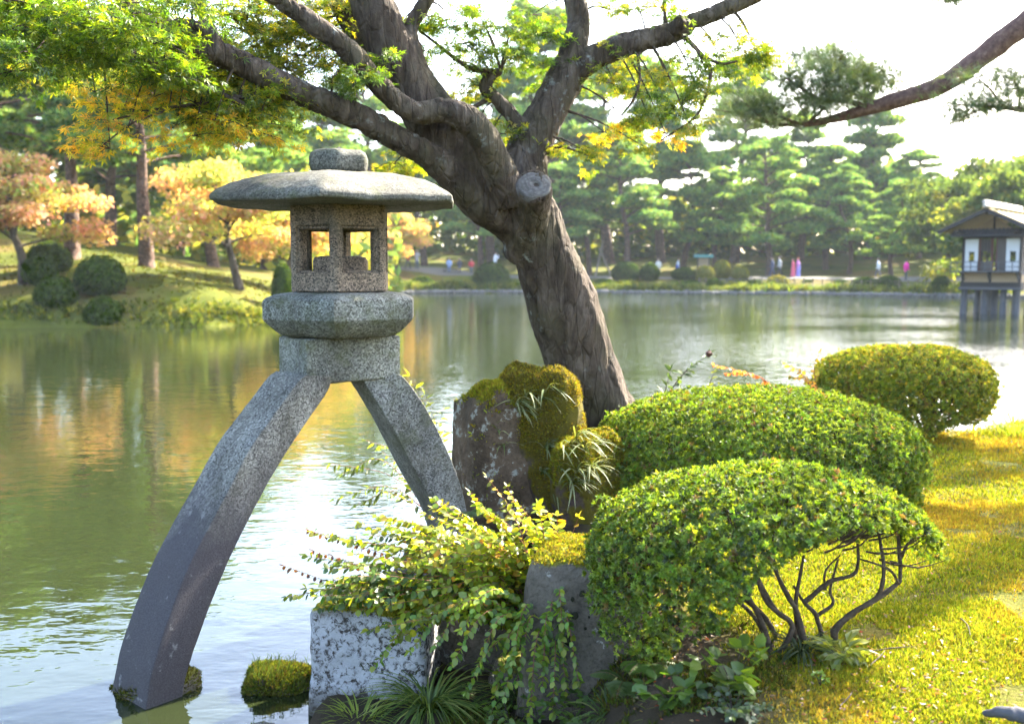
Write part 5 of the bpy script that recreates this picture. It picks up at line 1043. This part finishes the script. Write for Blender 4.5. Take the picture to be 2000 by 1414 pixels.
# the wood behind, too dense to count
n = 24000; x = rng.uniform(-75, 95, n); y = rng.uniform(118, 132, n) - .25 * np.maximum(x - 20, 0); top = 10 + 5 * fbm(np.stack([x * .12, 0 * x, 0 * x], -1), 77, 3); z = 1.5 + top * rng.random(n) ** 1.1
p = np.stack([x, y, ground_z(x, y) + z - 1.5], -1); v, f, c = scatter(T_Q, p, rand_frames(np.tile(A([0, -.4, .8]), (n, 1)), .7), rng.uniform(.6, 1.3, n), palette(n, GN, .2, [.36, .34, .22, .08]))
struct('far_woodland', v, f, 'far_leaf', 'dense wood behind the far bank', 'stuff', c, False)
n = 5000; x = rng.uniform(-70, -9, n); y = rng.uniform(62, 84, n); z = 7 * rng.random(n) ** 1.2; p = np.stack([x, y, ground_z(x, y) + z], -1); v, f, c = scatter(T_Q, p, rand_frames(np.tile(A([0, -.4, .8]), (n, 1)), .7), rng.uniform(.5, 1.1, n), palette(n, GN + [(.2, .2, .04)], .2))
struct('left_woodland', v, f, 'far_leaf', 'undergrowth behind the left bank trees', 'stuff', c, False)

# ------------------------------------------------------------------ clipped shrubs across the water
def shrub_model(seed, cols, n=1500, ls=.11):
    V, F = ico(4); Q = V.copy(); lowq = Q[:, 2] < 0; Q[lowq, 2] *= .7; Q = Q * (1 + .06 * fbm(V * 2, seed, 3)[:, None]); Q[:, 2] = Q[:, 2] + .62
    core = (Q * A([.95, .95, .95]), F, palette(len(Q), cols, .15)); p, N = sample_surface(Q, F, n); lv = scatter(T_Q, p, rand_frames(N + A([0, 0, .3]), .6), ls * rng.uniform(.6, 1.3, n), palette(n, cols, .2))
    return join([core, lv])
SG = [(.036, .066, .010), (.055, .092, .012), (.026, .048, .010)]; SY = [(.16, .17, .03), (.11, .14, .025), (.24, .20, .04)]
def mk(i, cols):
    V, F, C = shrub_model(i, cols); return npmesh('clipped_shrub', V, F, 'far_leaf', C, False)
SM = [mk(3, SG), mk(5, SG), mk(7, SY)]
def shrub(px, py, Y, w, h, label, k, group):
    """px,py = centre of the shrub in the photo, w,h in photo pixels"""
    q = P(px, py, Y); r = w / 2 / FPX * Y; hh = h / FPX * Y; g = gz(q[0], q[1]); zb = min(q[2] - hh / 2, g); s = (q[2] + hh / 2 - zb) / 1.62
    o = link('clipped_shrub', SM[k], None, (q[0], q[1], zb - .05 * s)); o.scale = (r, r, max(s, .2)); o.rotation_euler[2] = rng.uniform(0, 6); tag(o, label, 'shrub', group)
SL = 'clipped shrubs on the left bank'
for a in [(196, 535, 37.5, 94, 76, 'large round clipped shrub on the left bank slope', 0), (110, 570, 36.6, 80, 66, 'round shrub left of the large one above the shore', 1), (203, 612, 35.9, 76, 68, 'lowest round shrub touching the water on the left bank', 1), (78, 522, 38.5, 66, 60, 'shaded shrub next to the left maple trunk', 0), (95, 488, 41, 84, 36, 'flat-topped shrub uphill behind the others', 0), (552, 545, 40.5, 44, 64, 'shrub half hidden by the left side of the lantern box', 0), (30, 625, 36.0, 60, 40, 'ragged low bush on the shore at the left edge', 1), (150, 545, 38, 40, 50, 'small bush between the two round shrubs', 2)]: shrub(*a, SL)
SF = 'clipped shrubs along the far shore'
for a in [(772, 556, 87, 40, 34, 'clipped shrub right against the lantern platform', 0), (826, 557, 87, 56, 36, 'wide dome shrub on the far shore right of the lantern', 0), (913, 561, 86.5, 40, 28, 'small sun-tipped dome on the far shore left of the maple trunk', 2), (960, 545, 87.5, 76, 66, 'tallest dark shrub mass left of the maple trunk', 1), (1222, 527, 88, 56, 34, 'dark clipped shrub above the shore right of the maple trunk', 0), (1269, 530, 88, 40, 34, 'dark shrub next to the first one right of the trunk', 1), (1335, 532, 87.5, 50, 22, 'low dark shrub under the notice board', 0), (1378, 535, 87, 40, 34, 'yellowish shrub below the notice board', 2), (1410, 522, 88, 36, 30, 'golden bush beside the path', 2), (1445, 530, 87, 36, 24, 'second golden bush beside the path', 2),
          (1395, 556, 84.6, 36, 26, 'rounded dark shrub at the shore left of the pale one', 0), (1430, 560, 84.3, 30, 22, 'small shrub at the shore between two others', 2), (1475, 558, 84, 40, 26, 'brownish shrub left of the pale clipped one', 0), (1518, 555, 83.8, 50, 36, 'pale-topped clipped shrub in front of the strolling people', 2), (1577, 558, 83, 34, 26, 'dark round shrub right of the pale one', 0), (1643, 558, 82, 40, 26, 'dark round shrub in the middle of the right shore', 1), (1690, 555, 80.5, 60, 30, 'wide low shrub on the right shore', 0), (1735, 552, 79, 50, 30, 'low green shrub near the tea house', 1), (1838, 552, 75, 36, 28, 'round shrub just left of the tea house', 0), (1350, 556, 85, 40, 18, 'low shrub at the far shore below the golden bushes', 1), (1180, 555, 86, 50, 22, 'low ragged shrub beside the maple trunk at the far shore', 1), (1120, 530, 90, 40, 30, 'shrub hidden behind the maple trunk', 0)]: shrub(*a, SF)
# ragged low growth along both shores
def fringe(pts, n, h, cols, name, label, size):
    C = catmull(A([(*q, 0.) for q in pts]), 300)[:, :2]; i = rng.integers(0, 300, n); q = C[i] + rng.normal(0, .55, (n, 2)) + A([0, .5]); z = ground_z(q[:, 0], q[:, 1]); k = z > -.05; q, z = q[k], z[k]; n = len(q)
    v, f, c = scatter(t_brush(5, .8, .12), np.stack([q[:, 0], q[:, 1], z], -1), rand_frames(np.tile(A([0, 0, 1.]), (n, 1)), .3), h * rng.uniform(.4, 1.3, n) * (1 + .6 * fbm(np.stack([q[:, 0] * .7, q[:, 1] * .7, 0 * z], -1), 5, 2)), palette(n, cols, .22)); tag(struct(name, v, f, 'far_leaf', label, 'stuff', c, False), cat='grass')
fringe([(-24, 34.6), (-16, 35.0), (-11, 35.7), (-9, 37.2), (-8.6, 41)], 2600, .20, [(.05, .075, .012), (.085, .105, .015), (.03, .048, .012), (.17, .18, .03)], 'shore_grass', 'ragged grass along the left shore', .3)
fringe([(-9.8, 83.3), (-5, 85.2), (4, 84.7), (17, 82.2), (27, 77.2), (36, 70.7)], 3000, .6, [(.07, .10, .02), (.12, .15, .03), (.05, .075, .025)], 'far_shore_grass', 'grass along the far shore', .4)
n = 2600; x = rng.uniform(-24, -9, n); y = rng.uniform(35.5, 50, n); k = poly_sd(x, y, POND) < -.4; x, y = x[k], y[k]; n = len(x); v, f, c = scatter(t_brush(5, 1.0, .16), np.stack([x, y, ground_z(x, y)], -1), rand_frames(np.tile(A([0, 0, 1.]), (n, 1)), .3), rng.uniform(.05, .16, n), palette(n, [(.055, .07, .012), (.10, .11, .015), (.07, .05, .018), (.035, .05, .012)], .2))
tag(struct('bank_growth', v, f, 'far_leaf', 'low moss and weeds on the left bank slope', 'stuff', c, False), cat='undergrowth')
RV, RF = ico(1); st = []
for pts, n, s in (([(-9.8, 82.6), (-5, 84.6), (4, 84.1), (17, 81.6), (27, 76.6), (36, 70.1)], 230, .34),):
    C = catmull(A([(*q, 0.) for q in pts]), n)
    for i, q in enumerate(C): st.append((RV * (1 + .22 * fbm(RV * 1.5 + i, i, 2)[:, None]) * A([s * rng.uniform(.6, 1.3), s * rng.uniform(.6, 1.), s * rng.uniform(.4, .8)]) + q + A([0, rng.normal(0, .12), .08]), RF))
v, f = join(st)[:2]; tag(struct('shore_stones', v, f, 'rock_shore', 'row of pale edging stones along the far shore', 'stuff'), cat='stones')

# ------------------------------------------------------------------ fence, notice board, props, bench
fc_ = catmull(A([(q[0], q[1], 0.) for q in ((16, 85.4), (22, 82.8), (29, 78.6), (35, 74.2))]), 34); fn = thing('bamboo_fence', 'low bamboo fence edging the far path left of the tea house', 'fence', (16, 85.4, gz(16, 85.4)))
for i, q in enumerate(fc_):
    q = A([q[0], q[1], gz(q[0], q[1])]); part('post', *tube([q - A([0, 0, .15]), q + A([0, 0, .62])], .045, 2, 7), 'bamboo_old', fn)
    if i:
        for h in (.28, .50): part('rail', *bar(prev + A([0, 0, h]), q + A([0, 0, h]), .04), 'bamboo_old', fn)
    prev = q
q = at(1372, 93, 0); nb_ = thing('notice_board', 'small notice board under a green copper roof beside the far path', 'sign', tuple(q))
part('post', *box(q + A([-.55, 0, .9]), (.1, .1, 2.0)), 'dark_wood', nb_, smooth=False); part('post', *box(q + A([.55, 0, .9]), (.1, .1, 2.0)), 'dark_wood', nb_, smooth=False); part('board', *box(q + A([0, .02, 1.45]), (.95, .05, .7)), 'clay_wall', nb_, smooth=False)
part('roof', *join([(A([[-.9, -.4, 1.85], [.9, -.4, 1.85], [.9, 0, 2.15], [-.9, 0, 2.15], [-.9, .4, 1.85], [.9, .4, 1.85], [-.9, 0, 2.08], [.9, 0, 2.08]]) + q, A([[0, 1, 2, 3], [3, 2, 5, 4], [1, 0, 6, 7], [4, 5, 7, 6]]))]), 'copper_roof', nb_, smooth=False)
for k, (x0, y0, x1, y1, l) in enumerate([(1162, 545, 1178, 470, 'leaning timber prop under the pine right of the maple trunk'), (1196, 540, 1170, 485, 'second leaning prop crossing the first under the pine')]):
    a_, b_ = P(x0, y0, 93), P(x1, y1, 93.6); a_[2] = gz(a_[0], a_[1]) - .1; solo('pine_prop', *tube([a_, b_], .09, 3, 8), 'bamboo_old', l, 'prop', 'timber props under the pines')
q = at(890, 91.2, .0); be = thing('bench', 'low bench with seated people on the far path', 'bench', tuple(q)); part('seat', *box(q + A([.2, 0, .42]), (2.8, .42, .07)), 'gray_wood', be, smooth=False)
for s in (-1, 1): part('leg', *box(q + A([.2 + s * 1.2, 0, .19]), (.1, .36, .40)), 'gray_wood', be, smooth=False)

# ------------------------------------------------------------------ people strolling on the far path (small in the picture)
SKIN = (.42, .26, .18)
def person(label, px, Y, face, top, legs, hair=(.03, .025, .02), pose='stand', robe=None, H=1.66, zadd=0., arm=None):
    q = at(px, Y, zadd); s = H / 1.7; L = []
    step = .24 if pose == 'walk' else .05; hipz = .90
    if pose == 'sit': hipz = .52
    hip = A([0, 0, hipz]); chest = hip + A([0.03 if pose != 'bend' else .28, 0, .40 if pose != 'bend' else .30]); neck = chest + A([.01 if pose != 'bend' else .12, 0, .18 if pose != 'bend' else .06])
    head = neck + A([.03, 0, .15])
    L.append(([hip + A([0, 0, -.05]), hip + A([0, 0, .12]), chest, neck + A([0, 0, -.03])], [.155, .145, .165, .06], top, .78)); L.append(([neck - A([0, 0, .05]), neck + A([.01, 0, .05]), head - A([0, 0, .03]), head + A([0, 0, .03]), head + A([0, 0, .115])], [.06, .055, .085, .10, .04], SKIN, .9))
    for sd in (-1, 1):
        hp = hip + A([0, sd * .085, -.02])
        if pose == 'sit': kn, an = hp + A([.42, 0, -.02]), hp + A([.44, 0, -.43])
        else: kn, an = hp + A([.04 + sd * step * .6, 0, -.42]), hp + A([sd * step, 0, -.82])
        L.append(([hp, kn, an], [.085, .062, .042], legs, 1.)); L.append(([an + A([-.05, 0, -.02]), an + A([.16, 0, -.04])], [.045, .035], (.03, .03, .03), 1.))
        sh = neck + A([0, sd * .19, -.08])
        if arm == 'up': el, wr = sh + A([.16, sd * .03, -.22]), sh + A([.26, -sd * .10, .05])
        elif pose == 'sit' or pose == 'bend': el, wr = sh + A([.08, sd * .05, -.26]), sh + A([.30, -sd * .03, -.33])
        else: el, wr = sh + A([-.03 - sd * step * .3, sd * .05, -.28]), sh + A([.08 - sd * step * .5, sd * .04, -.52])
        L.append(([neck + A([0, 0, -.07]), sh, el, wr], [.06, .058, .046, .034], top, 1.)); L.append(([wr, wr + (wr - el) * .3], [.034, .028], SKIN, 1.))
    if robe: L.append(([hip + A([0, 0, .1]), hip + A([.02, 0, -.4]), hip + A([.03, 0, -.84])], [.17, .19, .20], robe, 1.))
    V, F = join([tube(p, r, max(6, len(p) * 3), 10) for p, r, _, _ in L])[:2]; V, F, N = fuse(V, F, .03, 3)
    cen = [catmull(p, 12) for p, _, _, _ in L]; dd = np.stack([np.min(np.linalg.norm(V[:, None] - c[None], axis=2), 1) - np.mean(r) for c, (_, r, _, _) in zip(cen, L)], 1); col = A([l[2] for l in L])[dd.argmin(1)]
    # face: nose, brow and mouth pulled out of the head
    rel = V - head; hd = (dd.argmin(1) == 1); V = V + hd[:, None] * A([1, 0, 0]) * (.022 * np.exp(-((rel[:, 1] / .02) ** 2 + (rel[:, 2] / .035) ** 2)) * (rel[:, 0] > .04))[:, None]
    ca, sa_ = math.cos(face), math.sin(face); Rm = A([[ca, sa_, 0], [-sa_, ca, 0], [0, 0, 1]]); off = A([0, 0, 0]) if pose != 'sit' else A([0, 0, -.0])
    t = thing('person', label, 'person', tuple(q), 'people on the far path'); part('body', (V + off) @ Rm * s + q, F, 'cloth', t, col)
    hv, hf = ico(2); hh = hv * A([.118, .112, .125]) + head + A([-.022, 0, .035]); keep = (hv[:, 0] * .8 - hv[:, 2] < .25); fk = hf[keep[hf].all(1)]; part('hair', (hh + off) @ Rm * s + q, fk, 'cloth', t, np.tile(A(hair), (len(hh), 1)))
    return t
D = math.pi / 2
person('person in a red padded vest walking right of the lantern box', 797, 90.6, 0, (.45, .03, .06), (.04, .04, .05), pose='walk')
person('person in a grey top lifting a camera beside the red vest', 815, 90.8, -1.2, (.42, .42, .48), (.06, .08, .14), arm='up', H=1.72)
person('person in pale clothes half hidden by the lantern box', 757, 90.8, 3.1, (.55, .45, .42), (.40, .35, .32), H=1.6)
person('dark bent figure just right of the lantern box', 773, 90.2, 0, (.05, .06, .07), (.06, .06, .07), pose='bend', H=1.6)
person('seated person in light blue on the bench', 878, 91.2, -D, (.30, .38, .58), (.16, .20, .30), pose='sit')
person('seated person in dark clothes on the bench', 898, 91.2, -D, (.05, .05, .07), (.10, .10, .12), pose='sit')
person('seated person in a red top at the end of the bench', 921, 91.2, -D, (.50, .05, .06), (.12, .14, .14), pose='sit')
person('person in a white shirt taking a photo left of the maple trunk', 967, 91.2, .4, (.72, .72, .76), (.10, .10, .14), arm='up', H=1.74, zadd=.35)
person('person in cream clothes under the pines right of the maple trunk', 1285, 91.5, -2, (.62, .57, .50), (.36, .32, .28), pose='walk')
person('person in a blue skirt under the pines near the notice board', 1322, 91.5, 0, (.40, .42, .48), (.05, .08, .30), robe=(.05, .08, .32))
person('person in navy walking on the path left of a grey coat', 1507, 87.6, 3.0, (.06, .07, .13), (.07, .08, .14), pose='walk', H=1.7)
person('person in a long grey coat walking on the path', 1521, 87.4, 3.0, (.36, .36, .37), (.05, .05, .06), pose='walk', H=1.78)
person('person in a red and pink kimono on the path', 1547, 86.6, 3.0, (.55, .10, .16), (.5, .1, .15), robe=(.58, .12, .18), H=1.58)
person('person in a blue-violet kimono with a red sash on the path', 1557, 86.8, 3.0, (.45, .20, .50), (.2, .2, .5), robe=(.22, .22, .55), H=1.66, hair=(.25, .10, .04))
person('person in a magenta jacket behind the fence near the tea house', 1766, 80.5, .3, (.75, .03, .28), (.05, .05, .06), H=1.66)
person('person in pale grey behind the bluish pine', 1713, 84, 2.6, (.55, .58, .62), (.10, .10, .12), pose='walk')

# ------------------------------------------------------------------ tea house on piles
ga = R(-40); g_ = A([math.cos(ga), math.sin(ga), 0]); r_ = A([-g_[1], g_[0], 0]); O = A([(1877 - 1000) / FPX * 46, 46, 0.]); LW = 2.43
th = thing('tea_house', 'wooden tea house on piles over the pond at the right edge', 'building', tuple(O))
def U(u, v, z): return O + g_ * u + r_ * v + A([0, 0, z])
def ubox(u0, u1, v0, v1, z0, z1): return box(U((u0 + u1) / 2, (v0 + v1) / 2, (z0 + z1) / 2), (u1 - u0, v1 - v0, z1 - z0), ga)
def tp(name, geo, mat, parent=None): return part(name, *geo, mat, parent or th, smooth=False)
DL = 4.6
for u, v in ((.08, .1), (.95, .15), (1.25, .7), (1.75, .15), (2.3, .1), (2.0, 1.2), (.1, 2.2), (2.3, 2.2), (1.2, 2.4), (2.3, 4.2), (.1, 4.2)): part('pile', *tube([U(u - .04, v, -.9), U(u, v, 1.12)], [.17, .135], 4, 10, True, .08, int(u * 10), 3), 'gray_wood', th)
tp('beam', ubox(-.08, LW + .06, -.08, .10, 1.10, 1.46), 'dark_wood'); tp('sill_beam', ubox(-.14, LW + .12, -.14, -.082, 1.12, 1.24), 'gray_wood'); tp('beam', ubox(LW - .12, LW + .07, .102, DL, 1.10, 1.46), 'dark_wood'); tp('floor', ubox(-.04, LW + .02, .10, DL, 1.80, 1.93), 'gray_wood')
for u0, u1 in ((.06, 1.12), (1.24, LW - .08)): tp('clay_panel', ubox(u0, u1, 0, .06, 1.46, 1.90), 'clay_wall')
for v0, v1 in ((.15, 1.5), (1.62, 3.0), (3.1, 4.5)): tp('clay_panel', ubox(LW - .06, LW, v0, v1, 1.46, 1.90), 'clay_wall')
for u in (0, 1.18, LW - .02): tp('post', ubox(u - .055, u + .055, -.03, .08, 1.46, 3.80 if u != 1.18 else 1.92), 'dark_wood')
for v in (1.55, 3.05, 4.55): tp('post', ubox(LW - .075, LW + .035, v - .055, v + .055, 1.46, 3.8), 'dark_wood')
tp('balcony', ubox(-.42, LW + .10, -.55, .0, 1.905, 1.965), 'gray_wood')
for u in (.05, 1.18, LW - .05): tp('bracket', bar(U(u, -.02, 1.55), U(u, -.50, 1.90), .07), 'gray_wood')
for u in np.linspace(-.40, LW + .06, 11): tp('rail_post', ubox(u - .018, u + .018, -.53, -.494, 1.965, 2.37), 'gray_wood')
for z in (2.15, 2.37): tp('rail', bar(U(-.42, -.512, z), U(LW + .10, -.512, z), .035), 'gray_wood')
def shoji(u0, u1):
    p_ = tp('paper_screen', join([ubox(u0, u1, .0, .03, 2.84, 3.40), ubox(u0, u1, .0, .03, 1.97, 2.40), ubox(u0, u0 + .17, .0, .03, 2.40, 2.84), ubox(u1 - .15, u1, .0, .03, 2.40, 2.84)]), 'white_paper'); tp('window_frame', join([ubox(u0 + .17, u1 - .15, -.012, .028, 2.40, 2.425), ubox(u0 + .17, u1 - .15, -.012, .028, 2.815, 2.84)]), 'gray_wood', p_)
shoji(.06, .62); shoji(1.80, 2.36)
tp('door_post', ubox(.64, .72, .0, .06, 1.97, 3.42), 'red_wood'); tp('door_post', ubox(1.16, 1.26, .0, .06, 1.97, 3.42), 'red_wood'); tp('door_post', ubox(1.36, 1.42, .02, .06, 1.97, 3.42), 'red_wood'); tp('inner_panel', ubox(1.42, 1.80, .04, .07, 1.97, 3.42), 'gray_panel')
for u in (.80, .93, 1.06): tp('lattice_bar', ubox(u - .02, u + .02, .03, .05, 2.84, 3.40), 'dark_wood')
tp('lattice_panel', ubox(.72, 1.16, .05, .065, 2.86, 3.40), 'gray_panel'); tp('lattice_panel', ubox(.72, 1.16, .05, .065, 1.97, 2.38), 'gray_panel'); tp('lattice_bar', ubox(.72, .80, .05, .07, 2.38, 2.86), 'dark_wood')
tp('lintel', ubox(-.05, LW + .04, -.02, .09, 3.42, 3.58), 'dark_wood')
for v0, v1 in ((.15, 1.5), (1.62, 3.0), (3.1, 4.5)): tp('side_panel', ubox(LW - .05, LW - .01, v0, v1, 1.93, 3.62), 'gray_panel')
cu = .52 * LW; hw = 1.95; ez, rz_ = 3.70, 4.64; ov = 1.45
tp('gable_wall', (A([U(.1, .0, 3.6), U(LW - .1, .0, 3.6), U(cu, .0, 4.42), U(.1, .06, 3.6), U(LW - .1, .06, 3.6), U(cu, .06, 4.42)]), [A([[0, 1, 2], [5, 4, 3]]), A([[0, 3, 4, 1], [1, 4, 5, 2], [2, 5, 3, 0]])]), 'clay_wall'); tp('gable_strut', ubox(cu - .04, cu + .04, -.02, .0, 3.6, 4.42), 'dark_wood')
def slab(p0, p1, p2, p3, t):
    a_ = A([p0, p1, p2, p3]); n = nrm(np.cross(a_[1] - a_[0], a_[3] - a_[0])); n = n if n[2] > 0 else -n; V = np.vstack([a_, a_ + n * t]); F = A([[0, 1, 2, 3], [7, 6, 5, 4], [0, 4, 5, 1], [1, 5, 6, 2], [2, 6, 7, 3], [3, 7, 4, 0]])
    return V, F
rf = tp('roof', slab(U(cu, -ov, rz_), U(cu, DL + .5, rz_), U(cu + hw, DL + .5, ez), U(cu + hw, -ov, ez), .11), 'shingle'); tp('roof', slab(U(cu, -ov, rz_), U(cu - hw, -ov, ez), U(cu - hw, DL + .5, ez), U(cu, DL + .5, rz_), .11), 'shingle')
for s in (-1, 1): tp('barge_board', bar(U(cu, -ov - .02, rz_ + .0), U(cu + s * hw * 1.02, -ov - .02, ez - .02), .05, .17), 'dark_wood', rf)
n_log = 9
for k in range(n_log): tp('ridge_log', tube([U(cu - .05, -ov - .15 + k * .72, rz_ + .34), U(cu - .05, -ov + .53 + k * .72, rz_ + .34)], .085, 2, 9), 'bamboo', rf)
for k in range(n_log): tp('ridge_log', tube([U(cu + .05, -ov - .45 + k * .72, rz_ + .17), U(cu + .05, -ov + .22 + k * .72, rz_ + .17)], .075, 2, 9), 'bamboo', rf)
for k in range(7): tp('ridge_block', tube([U(cu - .28, -ov + .5 + k * .8, rz_ + .10), U(cu + .38, -ov + .5 + k * .8, rz_ + .02)], .085, 3, 8), 'shingle', rf)
pr = tp('pent_roof', slab(U(-.42, -.62, 3.50), U(LW + .36, -.62, 3.50), U(LW + .22, .0, 3.80), U(-.3, .0, 3.80), .05), 'roof_tile')
for k in range(19): u = -.40 + k * (LW + .74) / 18; tp('tile_row', tube([U(u, -.66, 3.56), U(u * .96 + .02, -.02, 3.87)], .042, 2, 6), 'roof_tile', pr)
for u in (.1, cu, LW - .1): tp('rafter', bar(U(u, -ov + .05, 3.66 if u != cu else 4.5), U(u, .3, 3.66 if u != cu else 4.5), .09), 'dark_wood')
# ------------------------------------------------------------------ air
HAZE = 0.00021
if HAZE > 0:
    V, F = box((0, 0, 12.0), (1420, 1420, 30)); hz = struct('haze', V, F, None, None, 'stuff', smooth=False)
    m = NT('haze'); pv_ = m.add('ShaderNodeVolumePrincipled', {'Color': (.82, .92, 1., 1), 'Density': HAZE, 'Anisotropy': .0}); m.t.links.new(pv_.outputs[0], m.out.inputs['Volume']); hz.data.materials.append(m.m)
